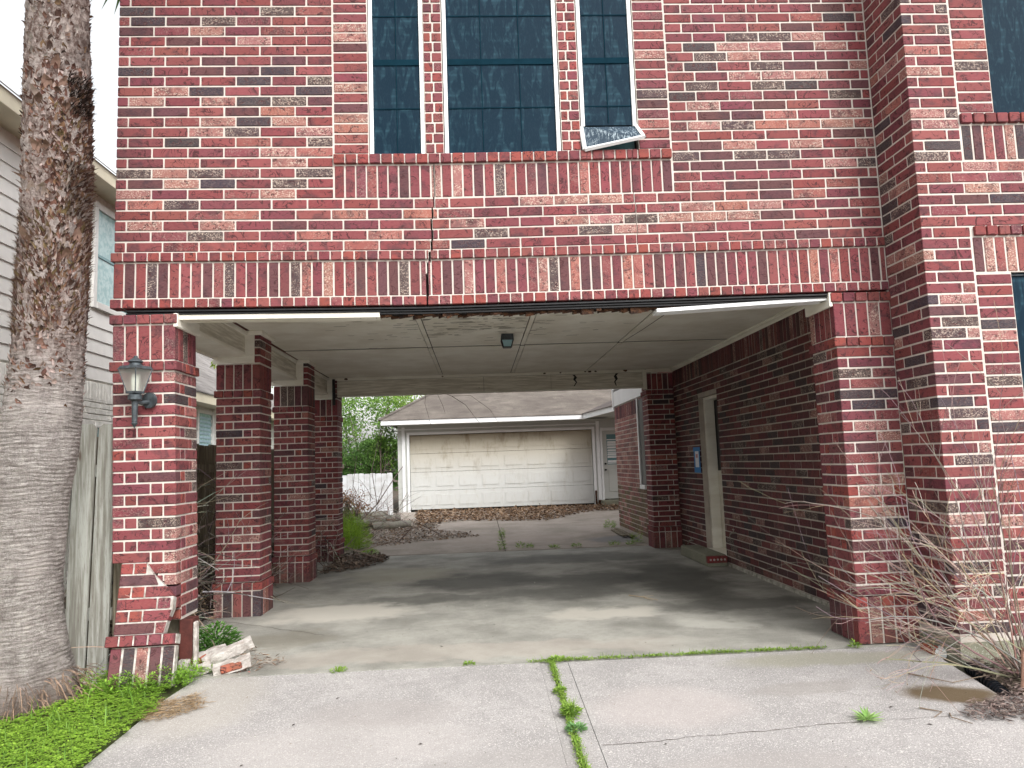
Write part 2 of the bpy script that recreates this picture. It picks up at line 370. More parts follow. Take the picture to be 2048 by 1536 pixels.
def crack_strip(pts, w0, w1, parent, name, zf, mat, up=.002):
    b = MB(); vs = []
    for i, (x, y) in enumerate(pts):
        wd = U(w0, w1) / 2; vs += [(x, y - wd, zf(x, y) + up), (x + .003, y + wd, zf(x, y) + up)]
    b.add(vs, [(2 * i, 2 * i + 2, 2 * i + 3, 2 * i + 1) for i in range(len(pts) - 1)]); return b.build(name, mat, parent)
def jag(a, b, n, amp):
    out = []; off = 0
    for i in range(n + 1):
        t = i / n; off = off * .7 + U(-amp, amp) * .7 if 0 < i < n else 0
        out.append((a[0] + (b[0] - a[0]) * t, a[1] + (b[1] - a[1]) * t + off))
    return out
CRK = simple('crack_dirt', (.12, .10, .085), .95, .3, 30)
crack_strip(jag((.58, -1.37), (2.0, -1.25), 60, .012), .002, .007, dr, 'crack', lambda x, y: gz(y), CRK)
crack_strip(jag((2.0, -1.25), (3.4, -1.15), 40, .015), .001, .004, dr, 'crack', lambda x, y: gz(y), CRK)

cs = MB().box(-2.75, 3.06, -.03, 6.46, -.14, 0); tag(cs.build('carport_slab', FLOOR), kind='structure')
b = crack_strip(jag((-2.35, 1.85), (-1.3, 1.1), 30, .02), .003, .008, None, 'crack', lambda x, y: 0, CRK); b.parent = bpy.data.objects['carport_slab']
rs = MB(); poly = [(-2.3, 6.49), (.372, 6.49), (.372, 14.6), (-2.6, 14.6)]; rs.prism(poly, -.12, .004, zf=slope)
tag(rs.build('rear_driveway', REAR), kind='structure')
rs = MB(); poly = [(.385, 6.49), (2.62, 6.49), (4.4, 9.2), (4.4, 14.6), (.385, 14.6)]; rs.prism([(.385, 6.49), (2.62, 6.49), (2.66, 9.1), (4.6, 9.1), (4.6, 14.6), (.385, 14.6)], -.12, .004, zf=slope)
rs.build('slab', REAR, bpy.data.objects['rear_driveway'])

# ---------------------------------------------------------------- BRICKWORK
H = .0769; L = .244; J = .010; HD = .074
XL, XR = -2.517, 3.049
REDS = [(.205, .050, .052), (.185, .045, .051), (.22, .060, .058), (.17, .044, .051), (.20, .046, .044), (.235, .068, .060), (.155, .040, .049)]
def tone(k=None, header=False):
    """r,g,b and a = speckle step + seed"""
    seed = U(.02, .98); j = U(.9, 1.1)
    if k is None:
        r = R()
        if header: k = 'o' if r < .30 else ('r' if r < .96 else 'p')
        else: k = 'r' if r < .68 else 'S' if r < .77 else 'K' if r < .83 else 'D' if r < .89 else 'P' if r < .975 else 'O'
    if k == 'r':
        c = tuple(q * .85 for q in random.choice(REDS)); s = 0 if R() < .8 else 2
    elif k == 'o': c = (.215, .048, .037); s = 0
    elif k == 'p': c = (.14, .036, .038); s = 0
    elif k == 'S': c = (.25, .11, .09); s = 7
    elif k == 'K': c = (.045, .037, .040); s = 6
    elif k == 'D': c = (.028, .028, .038); s = 1
    elif k == 'P': c = (.085, .036, .043); s = 0
    elif k == 'O': c = (.26, .090, .068); s = 3
    return (c[0] * j * 1.04, c[1] * j * U(.92, 1.08), c[2] * j * U(.95, 1.10) * (1.08 if k in 'roSO' else .96), s + seed)

def sag(v, amp=.028):                                     # the lintel has sagged at the crack
    x = v[0]; c = -.29
    t = (x - XL) / (c - XL) if x < c else (XR - x) / (XR - c)
    t = max(0, min(1, t)); z = v[2]
    k = 1 if z < 3.2 else max(.25, 1 - (z - 3.2) * .6)
    return Vector((v[0], v[1], v[2] - amp * t * k))

BRICKS = []                                               # (part empty, box, tone, frame function)
def brick(part, x0, x1, y0, y1, z0, z1, tn=None, F=None, hdr=False, jit=True):
    e = .0012 if jit else 0; z0 += .0012; z1 -= .0012
    if x1 - x0 > y1 - y0 or y1 - y0 < .1: x0 += .0010; x1 -= .0010
    else: y0 += .0012; y1 -= .0012
    BRICKS.append((part, (x0 + U(-e, e), x1 + U(-e, e), y0 + U(-e, e), y1 + U(-e, e), z0 + U(-e, e) * .7, z1 + U(-e, e) * .7), tn or tone(header=hdr), F))
def runs(a0, a1, first=None, L_=L):
    out = []; a = a0; ln = first or L_
    while a < a1 - .012:
        e = min(a + ln, a1)
        if a1 - e < .03: e = a1
        if e - a > .012: out.append((a, e))
        a = e + J; ln = L_
    return out

# tones read off the photograph for the upper facade: kind, photo pixel
Zm = []
def zt(ox, oy, s):
    for tok in s.split():
        k, xy = tok[0], tok[1:].split(','); Zm.append((k, ox + int(xy[0]) / 2.926, oy + int(xy[1]) / 2.926))
zt(0, 0, "K1660,65 D840,65 D780,125 P980,125 K1180,125 S1250,190 S1390,243 D840,420 P1465,422 D1665,422 D1390,480 K1800,485 S1050,540 D1255,542 D1855,547 S780,600 S1190,603 D1390,605 K1600,605 P1460,663 O1665,663 S1190,722 D1390,727 S1600,722 S1255,783 K1460,787 S1860,785 D980,845 K1805,847 S1665,905 O1865,905 S1605,965 K840,1028 S1055,1028 K1260,1028 K1870,1028 P780,1088 S985,1088 D1195,1088 K1605,1088 S845,1150 S1675,1150 K985,1212 O780,1212 O1465,1270 S780,1335 S1195,1335 P1600,1335 K1265,1395 O1780,1395 P780,183 P980,243 P1255,422")
zt(650, 0, "S1310,1180 S1510,1175 S1700,1170 O180,1265 O590,1270 S740,1315 S1520,1300 S1710,1290 K1920,1282 O400,1385 K1005,1372 K1590,1355 S1780,1348 O310,1440 D735,1440 K935,1435 S140,182 S140,242 P140,303 S140,485 S150,663 O150,780 S1905,338 K1910,572 O1930,750 S1890,0 S670,1070 S790,1070 K1040,1060 P1280,1050 O1510,1040 P2000,1050 P905,1060 S690,360")
zt(1348, 0, "P820,42 D955,97 K390,215 K585,212 S780,210 D80,282 S270,275 S460,275 P655,270 S840,268 K210,337 S400,333 D90,397 K470,390 P850,380 S1035,378 S410,443 S605,443 S790,440 K90,512 K470,503 D665,503 P1050,495 D55,573 K1000,550 S90,632 P470,620 P230,687 O610,683 S1000,670 S100,745 K290,742 O485,735 O680,735 S875,728 O1070,722 P1010,780 P110,858 S300,855 S690,850 S1080,838 K75,925 K445,912 K635,908 S895,962 K1090,960 P320,1093 P510,1085 O840,1140 S130,1215 O320,1210 S520,1200 S60,1275 S270,1270 S470,1268")
zt(0, 500, "P785,180 K910,180 P975,180 K1350,180 K1700,170 O1770,170 S1895,170")
zt(650, 500, "P320,165 P380,165 K435,165 P690,150 P805,150 S870,150 O1045,145 S1290,140 K1350,140 O1470,130 P1525,130 P1585,130 O1770,120 O1830,120 P1960,120")
zt(1348, 500, "P20,110 D145,110 P205,110 P265,105 P500,100 O850,90 O965,90 P1205,85")
ZW = [(k, *on_wall(px, py)) for (k, px, py) in Zm]
def ftone(x0, x1, z0, z1, hdr=False):
    for (k, x, z) in ZW:
        d = sag(((x0 + x1) / 2, 0, (z0 + z1) / 2))
        if abs(x - d.x) < (x1 - x0) / 2 + .004 and abs(z - d.z) < (z1 - z0) / 2 + .006: return tone(k)
    return tone('r' if R() < .93 else 'P', hdr) if not hdr else tone(header=True)

house = empty('brick_house', (0, 0, 0)); tag(house, 'red brick two storey house with cracked front wall over the open carport', 'house')
P_up = empty('upper_wall', parent=house); P_up['label'] = 'cracked upper front wall over the carport opening'
P_wing = empty('wing_wall', parent=house)
P_side = empty('carport_wall', parent=house)
P_rear = empty('rear_wall', parent=house)
D0, D1 = .0, .09
CR1 = [(-.257, 3.545), (-.259, 3.40), (-.262, 3.28), (-.287, 3.12), (-.279, 2.985), (-.308, 2.85), (-.326, 2.70), (-.322, 2.50)]
CR2 = [(1.196, 3.62), (1.192, 3.33), (1.21, 3.16), (1.209, 2.93)]
def crackx(cr, z):
    if z > cr[0][1] or z < cr[-1][1]: return None
    for (xa, za), (xb, zb) in zip(cr, cr[1:]):
        if zb <= z <= za: return xa + (xb - xa) * (za - z) / (za - zb)
def fbrick(x0, x1, z0, z1, proud=0, hdr=False, y1=D1):
    zc = (z0 + z1) / 2; tn = ftone(x0, x1, z0, z1, hdr); cuts = []
    for cr, w0, w1 in ((CR1, .006, .022), (CR2, .003, .006)):
        cx = crackx(cr, zc)
        if cx is not None and x0 + .012 < cx < x1 - .012:
            k = (cr[0][1] - zc) / (cr[0][1] - cr[-1][1]); cuts.append((cx + U(-.004, .004), w0 + (w1 - w0) * k))
    a = x0
    for (cx, wd) in cuts:
        brick(P_up, a, cx - wd / 2, -proud, y1, z0, z1, tn, sag); a = cx + wd / 2
    brick(P_up, a, x1, -proud, y1, z0, z1, tn, sag)
HB = H - J + .002
# regular courses: five full-width under the window panel, then left and right of it
for k in range(0, 33):
    z0 = 2.915 + k * H + .005; z1 = z0 + H - J
    first = None if k % 2 else HD
    spans = [(XL, XR - .006)] if k < 5 else [(XL, -.985), (1.505, XR - .006)]
    if k < 5:
        for (a, e) in runs(XL, XR - .006, first): fbrick(a, e, z0, z1)
    else:
        for (a, e) in runs(XL, -.985, first): fbrick(a, e, z0, z1)
        for (a, e) in runs(1.505 + (0 if k % 2 else .0), XR - .006, .12 if k % 2 else .20): fbrick(a, e, z0, z1)
# window panel: soldiers, proud sill, stacked sides, header mullions
for i in range(32): fbrick(-.972 + i * .0773, -.972 + i * .0773 + .0673, 3.306, 3.543, 0)
x = -.975
while x < 1.47: fbrick(x, min(x + .0755, 1.493), 3.553, 3.622, .024, True); x += .0855
z = 3.634
while z < 5.4:
    fbrick(-.972, -.728, z, z + H - J, -.0); fbrick(1.262, 1.492, z, z + H - J, 0)
    odd = int(round((z - 3.634) / H)) % 2
    for (a, e) in ((-.311, -.182), (.690, .824)):
        sp_ = a + (.052 if odd else e - a - .062)
        fbrick(a, sp_ - .004, z, z + H - J, 0, True); fbrick(sp_ + .006, e, z, z + H - J, 0, True)
    z += H
# bands
x = XL - .015; i = 0
while x < XR - .02:
    e = min(x + .0745, XR - .004); fbrick(x, e, 2.846, 2.910, .018, True); fbrick(x, e, 2.512, 2.577, .018, True); x = e + J + .0005
x = XL
while x < XR - .02:
    fbrick(x, min(x + .0665, XR - .004), 2.587, 2.837, 0); x += .0768
# mortar core of the upper wall, with real gaps along the crack
mb = MB()
def core(x0, x1, z0, z1, y=.006): mb.cbox(x0, x1, y, .10, z0, z1, .0005, F=sag)
def cols(x0, x1, z0, z1, y=.006):                         # split so that it can follow the sag and open at the cracks
    nz = max(1, int((z1 - z0) / .077)) if z0 < 3.55 else 1
    for i in range(nz):
        a, b_ = z0 + (z1 - z0) * i / nz, z0 + (z1 - z0) * (i + 1) / nz
        xsx = [x0]; xx = x0
        step = .35
        while xx + step < x1 - .05: xx += step; xsx.append(xx)
        xsx.append(x1)
        pieces = [(p, q) for p, q in zip(xsx, xsx[1:])]
        for cr, w0, w1 in ((CR1, .006, .022), (CR2, .003, .006)):
            cx = crackx(cr, (a + b_) / 2)
            if cx is None: continue
            wd = w0 + (w1 - w0) * (cr[0][1] - (a + b_) / 2) / (cr[0][1] - cr[-1][1]); new = []
            for (p, q) in pieces:
                if p < cx < q: new += [(p, cx - wd / 2), (cx + wd / 2, q)]
                else: new.append((p, q))
            pieces = new
        for (p, q) in pieces: core(p, q, a, b_, y)
cols(XL + .006, XR, 2.584, 3.55)
for (a, e) in ((XL + .006, -.722), (-.315, -.178), (.686, .828), (1.258, XR)): cols(a, e, 3.55, 5.46)
for (a, e) in ((-.722, -.315), (-.178, .686), (.828, 1.258)): cols(a, e, 3.55, 3.612)
cols(XL - .008, XR, 2.518, 2.583, -.010)
cols(XL - .008, XR, 2.850, 2.906, -.010)
cols(-.970, 1.49, 3.557, 3.618, -.012)
o = mb.build('mortar', MORT, P_up)
MB().box(XL + .01, XR + .05, .101, .16, 2.52, 5.46).build('sheathing', simple('dark_sheathing', (.03, .027, .025)), P_up)
# body behind (keeps the sky out; unseen rooms)
MB().box(XL + .02, XR, .162, 6.46, 2.80, 5.5).build('upper_storey', simple('plain_red_brick', (.24, .07, .06), .9, .2, 12), house)
MB().box(XR + .34, 8.5, -.34, 9.0, -.1, 5.5).build('wing_body', MAT['plain_red_brick'], house)
MB().box(XR + .11, XR + .3, 6.9, 9.0, 0, 2.6).build('rear_body', MAT['plain_red_brick'], house)

# windows of the upper wall
def window(x0, x1, z0, z1, bent=False, y=.018):
    wd = empty('window', ((x0 + x1) / 2, y, z0), house); O = Vector((-wd.location.x, -wd.location.y, -wd.location.z))
    def bld(b, n, mt): o = b.build(n, mt, wd); o.location = O; return o
    fr = .028
    f = MB()
    zb = z0
    if bent:
        f.cbox(x0, x0 + fr, y - .012, y + .02, z0 + .2, z1, .003); f.cbox(x1 - fr, x1, y - .012, y + .02, z0 + .2, z1, .003)
        M = Matrix.Translation((x0, y, z0 + .2)) @ Matrix.Rotation(math.radians(14), 4, 'X')
        # kicked-out lower corner of the screen frame
        def sk(v): return Vector((v.x + .012 * (v.z < .15) + .03 * max(0, -v.z) , v.y, v.z - .0)) 
        a = [Vector((x0, y - .004, z0 + .2)), Vector((x0 + .012, y - .05, z0 + .005)), Vector((x1 + .03, y - .10, z0 + .075)), Vector((x1, y - .004, z0 + .2))]
        for p, q in ((a[0], a[1]), (a[1], a[2]), (a[2], a[3])): f.tube([p, q], .016, n=4)
        s2 = MB(); s2.add([v + Vector((0, .004, 0)) for v in a], [(0, 1, 2, 3)]); bld(s2, 'torn_screen', TORN)
        g = MB(); g.box(x0 + .02, x1 - .01, y + .05, y + .06, z0 + .0, z0 + .22); bld(g, 'glass', GLASS)
        g = MB(); g.cbox(x0, x1, y + .02, y + .05, z0, z0 + .035, .003); bld(g, 'sash_rail', WHITE)
        zb = z0 + .2
    else:
        f.cbox(x0, x0 + fr, y - .012, y + .02, z0, z1, .003); f.cbox(x1 - fr, x1, y - .012, y + .02, z0, z1, .003)
        f.cbox(x0 + fr, x1 - fr, y - .012, y + .02, z0, z0 + .012, .003)
    bld(f, 'frame', WHITE)
    s = MB(); nx, nz = 12, 40; vs = []
    for i in range(nz + 1):
        for j in range(nx + 1):
            X = x0 + fr + (x1 - x0 - 2 * fr) * j / nx; Z = zb + .012 + (z1 - zb - .012) * i / nz
            vs.append((X, y + .003 + .003 * noise.noise(Vector((X * 6, 0, Z * 5))), Z))
    s.add(vs, [(i * (nx + 1) + j, i * (nx + 1) + j + 1, (i + 1) * (nx + 1) + j + 1, (i + 1) * (nx + 1) + j) for i in range(nz) for j in range(nx)])
    bld(s, 'screen', SCREEN)
    # sash rail and muntins printing through the fabric, as thin raised bars pressing on it
    mu = MB(); mid = z0 + .72
    mu.box(x0 + fr, x1 - fr, y - .004, y, mid - .025, mid + .02)
    for zz in (z0 + .36, mid + .36): mu.box(x0 + fr, x1 - fr, y - .002, y, zz - .004, zz + .004)
    nb = 3 if x1 - x0 > .6 else 2
    for k in range(1, nb): 
        X = x0 + (x1 - x0) * k / nb; mu.box(X - .003, X + .003, y - .0025, y - .0005, zb + .03, z1)
    bld(mu, 'glazing_bars', simple('bar_behind_screen', (.005, .024, .038), .8, spec=.03)) if 'bar_behind_screen' not in MAT else bld(mu, 'glazing_bars', MAT['bar_behind_screen'])
    b2 = MB().box(x0, x1, y + .061, y + .07, z0 - .02, z1); bld(b2, 'backing', BLACK)
    return wd
window(-.717, -.318, 3.600, 5.46); window(-.172, .678, 3.600, 5.46); window(.836, 1.250, 3.602, 5.46, True)['label'] = 'window with its dark screen bent out at the lower corner'

# ---- wing (right), corner at XR, face y = -.459
YW = -.459
for k in range(-36, 33):
    z0 = 2.915 + k * H + .005; z1 = z0 + H - J; odd = k % 2
    if z0 < .10: continue
    full = (k < 5 and z1 < 2.78 + .06 and z1 > 2.84) or (2.84 < z0 and k < 5)
    xe = 6.0 if full else 3.388
    if odd: brick(P_wing, XR, XR + .244, YW, YW + .090, z0, z1); fx = XR + .254; brick(P_wing, XR, XR + .09, YW + .10, YW + .344, z0, z1); brick(P_wing, XR, XR + .09, YW + .354, -.001, z0, z1)
    else: brick(P_wing, XR, XR + .074, YW, YW + .244, z0, z1, hdr=False); fx = XR + .084; brick(P_wing, XR, XR + .09, YW + .254, -.001, z0, z1)
    first = HD if (odd and not full) else None
    for (a, e) in runs(fx, xe if not (full and xe > 5) else 5.8, first): brick(P_wing, a, e, YW, YW + .09, z0, z1)
x = 3.402
while x < 5.8: brick(P_wing, x, x + .0665, YW, YW + .09, 3.309, 3.556); brick(P_wing, x, x + .0665, YW, YW + .09, 2.522, 2.762); x += .0767
x = 3.398
while x < 5.8: brick(P_wing, x, x + .075, YW - .024, YW + .09, 3.567, 3.638, hdr=True); brick(P_wing, x + .015, x + .090, YW - .020, YW + .09, 2.772, 2.838, hdr=True); x += .085
z = 3.65
while z < 5.4: brick(P_wing, 3.402, 3.644, YW, YW + .09, z, z + H - J); z += H
z = 2.512 - H
while z > .09: brick(P_wing, 3.402, 3.644 + (.6 if z < .9 else 0) * 0, YW, YW + .09, z, z + H - J); z -= H
mb = MB()
mb.cbox(XR + .005, XR + .10, YW + .005, .0, .10, 5.46, .0005)
mb.cbox(XR + .101, 3.648, YW + .005, YW + .10, .10, 5.46, .0005); mb.cbox(3.649, 6, YW + .005, YW + .10, 2.515, 3.642, .0005)
mb.cbox(XR - .010, XR + .004, .004, .10, .0, 5.46, .0005)
mb.build('mortar', MORT, P_wing)
MB().cbox(3.649, 6, YW + .005, YW + .09, .1, .92, .0005).build('mortar', MORT, P_wing)
def wing_window(x0, x1, z0, z1):
    wd = empty('window', (x0, YW, z0), house)
    def bld(b, n, mt): o = b.build(n, mt, wd); o.location = -wd.location; return o
    bld(MB().box(x0 + .004, x1, YW + .035, YW + .04, z0 + .002, z1), 'screen', SCREEN); bld(MB().cbox(x0 + .002, x0 + .012, YW + .02, YW + .05, z0, z1, .002), 'frame', BLACK)
    bld(MB().cbox(x0, x1, YW + .02, YW + .06, z1 - .022, z1 - .012, .003), 'rail', LANT)
wing_window(3.65, 5.2, 3.645, 5.46); wing_window(3.65, 5.2, .95, 2.514)
fd = MB(); fd.box(XR - .006, 6, YW - .004, YW + .10, -.16, .099); fd.box(XR - .006, XR + .1, YW + .10, .02, -.16, .099); fd.build('foundation', FOUND, house)

for k in range(-36, 0):
    z0 = 2.915 + k * H + .005
    if .10 < z0 and z0 + H < .93:
        for (a, e) in runs(3.655, 5.8, HD if k % 2 else None): brick(P_wing, a, e, YW, YW + .09, z0, z0 + H - J)
# ---- piers
def pier(part, x0, y0, zs, zt, w=.420, d=.40, dz=0, cap=True, caph=True, skip=None, tilt=None, base=True, F=None, lower=None, right=False):
    """brick pier: soldier base, header ring, courses, header ring, soldiers, header ring"""
    x1, y1 = x0 + w, y0 + d; T = .09
    def ring_h(z0, z1, p):
        n = 5; s = (w + 2 * p + J) / n
        for i in range(n):
            a = x0 - p + i * s; brick(part, a, a + s - J, y0 - p, y0 + T, z0, z1, None, F, True)
            brick(part, a, a + s - J, y1 - T, y1 + p, z0, z1, None, F, True)
        n = 4; s = (d - 2 * T - J) / n if False else (d - 2 * T) / 3
        for i in range(3):
            a = y0 + T + J / 2 + i * s; brick(part, x1 - T, x1 + p, a, a + s - J, z0, z1, None, F, True); brick(part, x0 - p, x0 + T, a, a + s - J, z0, z1, None, F, True)
    def soldiers(z0, z1, p=0):
        n = 5; s = (w + J + 2 * p) / n
        for i in range(n):
            a = x0 - p + i * s; brick(part, a, a + s - J, y0 - p, y0 + .066, z0, z1, None, F); brick(part, a, a + s - J, y1 - .066, y1 + p, z0, z1, None, F)
        n = 3; s = (d - 2 * .066 - J) / n
        for i in range(n):
            a = y0 + .066 + J + i * s; brick(part, x1 - .066, x1 + p, a, a + s - J, z0, z1, None, F); brick(part, x0 - p, x0 + .066, a, a + s - J, z0, z1, None, F)
    def course(z0, z1, odd):
        if right and odd:
            brick(part, x0, x0 + .244, y0, y0 + T, z0, z1, None, F); brick(part, x0 + .254, x1, y0, y0 + T, z0, z1, None, F)
            brick(part, x0, x0 + T, y0 + T + J, y0 + .174, z0, z1, None, F, True); brick(part, x0, x0 + T, y0 + .184, y1, z0, z1, None, F)
            brick(part, x0 + .1, x1, y1 - T, y1, z0, z1, None, F); return
        if right:
            brick(part, x0, x0 + .075, y0, y0 + .244, z0, z1, None, F, True); brick(part, x0 + .085, x0 + .329, y0, y0 + T, z0, z1, None, F); brick(part, x0 + .339, x1, y0, y0 + T, z0, z1, None, F, True)
            brick(part, x0, x0 + T, y0 + .254, y0 + .316, z0, z1, None, F, True); brick(part, x0, x0 + T, y0 + .326, y1, z0, z1, None, F, True)
            brick(part, x0 + .1, x1, y1 - T, y1, z0, z1, None, F); return
        if odd:
            brick(part, x0, x0 + .250, y0, y0 + T, z0, z1, None, F); brick(part, x0 + .260, x0 + .335, y0, y0 + T, z0, z1, None, F, True)
            brick(part, x0 + .345, x1, y0, y0 + .244, z0, z1, None, F); brick(part, x0, x0 + T, y0 + T + J, y0 + .244, z0, z1, None, F)
            brick(part, x1 - T, x1, y0 + .254, y1 - T - J, z0, z1, None, F, True); brick(part, x0 + .176, x1, y1 - T, y1, z0, z1, None, F)
        else:
            brick(part, x0, x0 + .075, y0, y0 + .244, z0, z1, None, F, True); brick(part, x0 + .085, x0 + .160, y0, y0 + T, z0, z1, None, F, True)
            brick(part, x0 + .170, x1, y0, y0 + T, z0, z1, None, F)
            brick(part, x1 - T, x1, y0 + T + J, y0 + T + J + .074, z0, z1, None, F, True); brick(part, x1 - T, x1, y0 + T + .094, y1, z0, z1, None, F)
        brick(part, x0, x0 + T, y0 + .254, y1, z0, z1, None, F)
    if base:
        r0 = (zt - (.33 if cap else 0) - zs - .329) % H
        if r0 < .024: zs += r0
        soldiers(zs, zs + .243, .012); ring_h(zs + .253, zs + .319, .020); zc = zs + .329
    else: zc = zs
    ztop = zt - .33 if cap else zt
    nc = int((ztop - zc) / H); rem = ztop - zc - nc * H
    if rem > .02: course(zc, zc + rem - J, 0) if rem - J > .008 else None
    for k in range(nc):
        z0 = zc + rem + k * H
        if lower and z0 < lower: continue
        course(z0, z0 + H - J, (nc - k) % 2)
    if cap:
        ring_h(ztop, ztop + .066, .016); soldiers(ztop + .076, ztop + .320, 0)
        if caph: ring_h(zt, zt + .066, .016)
    m = MB(); e = .006
    if base: m.cbox(x0 - .006, x1 + .006, y0 - .006, y1 + .006, zs, zs + .316, .0005, F=F)
    m.cbox(x0 + e, x1 - e, y0 + e, y1 - e, (lower or zs + (.325 if base else 0)), zt - .002 + (.07 if caph else 0), .0005, F=F)
    m.build('mortar', MORT, part)
P_r = empty('pier', parent=house); P_r['label'] = 'front right brick pier beside the wing'
pier(P_r, XR - .425, 0, -.01, 2.434, w=.425, d=.40, right=True)
P_br = empty('pier', parent=house); pier(P_br, 2.62, 6.06, -.01, 2.72 - .07, w=.41, d=.38, caph=False, right=True)
P_c = []
for i, y0 in enumerate((2.06, 4.11, 6.06)):
    p = empty('pier', parent=house); P_c.append(p); pier(p, XL + .008, y0, -.01, 2.40, caph=False)
    # brick cheek rising beside the beam
    for k in range(4):
        z0 = 2.405 + k * H; brick(p, XL + .348, XL + .428, y0, y0 + .19, z0, z0 + H - J); brick(p, XL + .348, XL + .428, y0 + .2, y0 + .40, z0, z0 + H - J)
    MB().cbox(XL + .353, XL + .423, y0 + .005, y0 + .395, 2.40, 2.715, .001).build('mortar', MORT, p)

# front left pier: lower corner broken away
P_l = empty('pier', parent=house); P_l['label'] = 'front left brick pier with its lower corner broken away'
px0, pw_ = XL + .006, .425
def lean(v):                                              # slight lean of the cracked pier
    return Vector((v.x + .02 * (2.1 - v.z) * .9, v.y, v.z))
def crackline(z): # x of the break at height z
    pts = [(-2.52, .775), (-2.33, .765), (-2.27, .70), (-2.20, .62), (-2.12, .54), (-2.085, .49), (-2.06, .42), (-2.03, .30)]
    if z > pts[0][1]: return -9
    for (xa, za), (xb, zb) in zip(pts, pts[1:]):
        if zb <= z <= za: return xa + (xb - xa) * (za - z) / (za - zb)
    return -2.03
n_before = len(BRICKS)
pier(P_l, px0, 0.0, .02, 2.400, w=pw_, F=lean, base=False, lower=.33)
for k in range(6):
    z0 = .365 + k * H; brick(P_l, px0 + pw_ - .088 - U(0, .012), px0 + pw_ - .004, .055 + U(0, .03), .0985, z0, z0 + H - J, (.20, .055, .04, U(.1, .9)), lean)
def clampF(v):
    p = lean(v); cx = crackline(p.z)
    if cx > -5: p.x = max(p.x, cx + .010 + .008 * noise.noise(Vector((p.z * 60, 3, 1))))
    return p
# remove what broke off: keep a brick only if it lies right of / above the diagonal crack
kept = []
for b in BRICKS[n_before:]:
    _, (x0, x1, y0, y1, z0, z1), tn, F = b
    if .05 < y0 < .09 and y1 < .0995: kept.append(b); continue
    zc = (z0 + z1) / 2; cx = crackline(zc)
    off = lean(Vector((0, 0, zc))).x
    if zc < .78 and y0 < .05 and y1 > .2 and x1 > px0 + .3: kept.append((b[0], (x0, x1, .10, y1, z0, z1), tn, F)); y1 = .09
    b = (b[0], (x0, x1, y0, y1, z0, z1), tn, F)
    if zc > .78 or x0 + off > cx - .01: kept.append(b)
    elif y0 > .05 and x1 > px0 + .3: kept.append(b)
    elif y1 > .3 and x0 < px0 + .1: continue
    elif x1 + off < cx + .022: continue
    else: kept.append((b[0], (x0, x1, y0, y1, z0, z1), tn, clampF))
BRICKS[n_before:] = kept
o = [c for c in P_l.children if c.name.startswith('mortar')][0]; bpy.data.objects.remove(o)
m = MB(); m.cbox(px0 + .006, px0 + pw_ - .006, .006, .394, .79, 2.465, .0005, F=lean)
z = .79
while z > .36:
    cx = crackline(z - .03) - lean(Vector((0, 0, z))).x + .02
    if px0 + pw_ - cx > .13: m.cbox(cx + .05, px0 + pw_ - .006, .006, .09, z - H, z, .0005, F=lean)
    z -= H
m.cbox(px0 + pw_ - .085, px0 + pw_ - .006, .10, .394, .36, .79, .0005, F=lean)
m.build('mortar', MORT, P_l)
MB().cbox(-2.075, -1.985, .10, .22, -.03, .36, .004).cbox(-2.17, -2.09, .12, .22, .36, .8, .004).build('steel_post', STEEL, house)
MB().cbox(-2.06, -1.99, .04, .09, .0, .10, .006).cbox(-1.980, -1.955, .09, .14, .0, .34, .006).build('mortar_rib', simple('white_mortar', (.54, .51, .475), .95, .2, 18, (.30, .26, .23), .9, 70), P_l)

MB().cbox(-2.20, -2.12, .20, .30, -.03, .9, .004).build('wood_post', FENCED, house)
# fallen front face, leaning forward off the pier
frag = empty('broken_brickwork', (-2.29, -.1, 0)); tag(frag, 'leaning slab of red brickwork broken off the foot of the front left pier', 'broken brickwork')
MF = Matrix.Translation((-2.395, -.060, .775)) @ Matrix.Rotation(math.radians(7), 4, 'Z') @ Matrix.Rotation(math.radians(-.8), 4, 'Y').inverted() @ Matrix.Rotation(math.radians(-14.5), 4, 'X').inverted().inverted()
def Ffrag(v):
    p = MF @ Vector((v.x, v.y, v.z)); return p
def fb(a, e, z0, z1, tn=None, hdr=False, pr=0):
    a_ = brk((z0 + z1) / 2)
    if z0 < -.465 or a < a_ - .02: BRICKS.append((frag, (a, e, -pr, .085, z0, z1), tn or tone(header=hdr), Fbrk))
zc = -H
ends = [.40] * 6
BRK = [(.02, .13), (0, .15), (-.08, .205), (-.16, .285), (-.22, .345), (-.29, .352), (-.36, .335), (-.44, .300), (-.47, .31), (-2, .6)]
def brk(z):
    for (za, xa), (zb, xb) in zip(BRK, BRK[1:]):
        if zb <= z <= za: return xa + (xb - xa) * (za - z) / (za - zb)
    return .6
def Fbrk(v):
    v = Vector(v); lim = brk(v.z) + .008 * noise.noise(Vector((v.z * 70, 1, 7))) if v.z > -.465 else 9
    v.x = min(v.x, lim); return Ffrag(v)
for k in range(6):
    z0 = -(k + 1) * H; z1 = z0 + H - J; e = ends[k]
    if k % 2 == 0:
        for (a, q) in ((0, .075), (.085, .160), (.170, .41)):
            if a < e - .02: fb(a, min(q, e), z0, z1, tone('o' if q < .2 else 'r'))
    else:
        for (a, q) in ((0, .244), (.254, .33), (.34, .41)):
            if a < e - .02: fb(a, min(q, e), z0, z1, tone('P' if k in (1, 5) and a == 0 else 'r'))
for i in range(5): fb(-.035 + i * .087, -.035 + i * .087 + .076, -6 * H - .075, -6 * H - .008, tone('r' if i else 'p'), pr=.03)
for i, k in enumerate('rDSPD'): fb(-.005 + i * .080, -.005 + i * .080 + .066, -6 * H - .33, -6 * H - .085, tone(k), pr=.0)
m = MB()
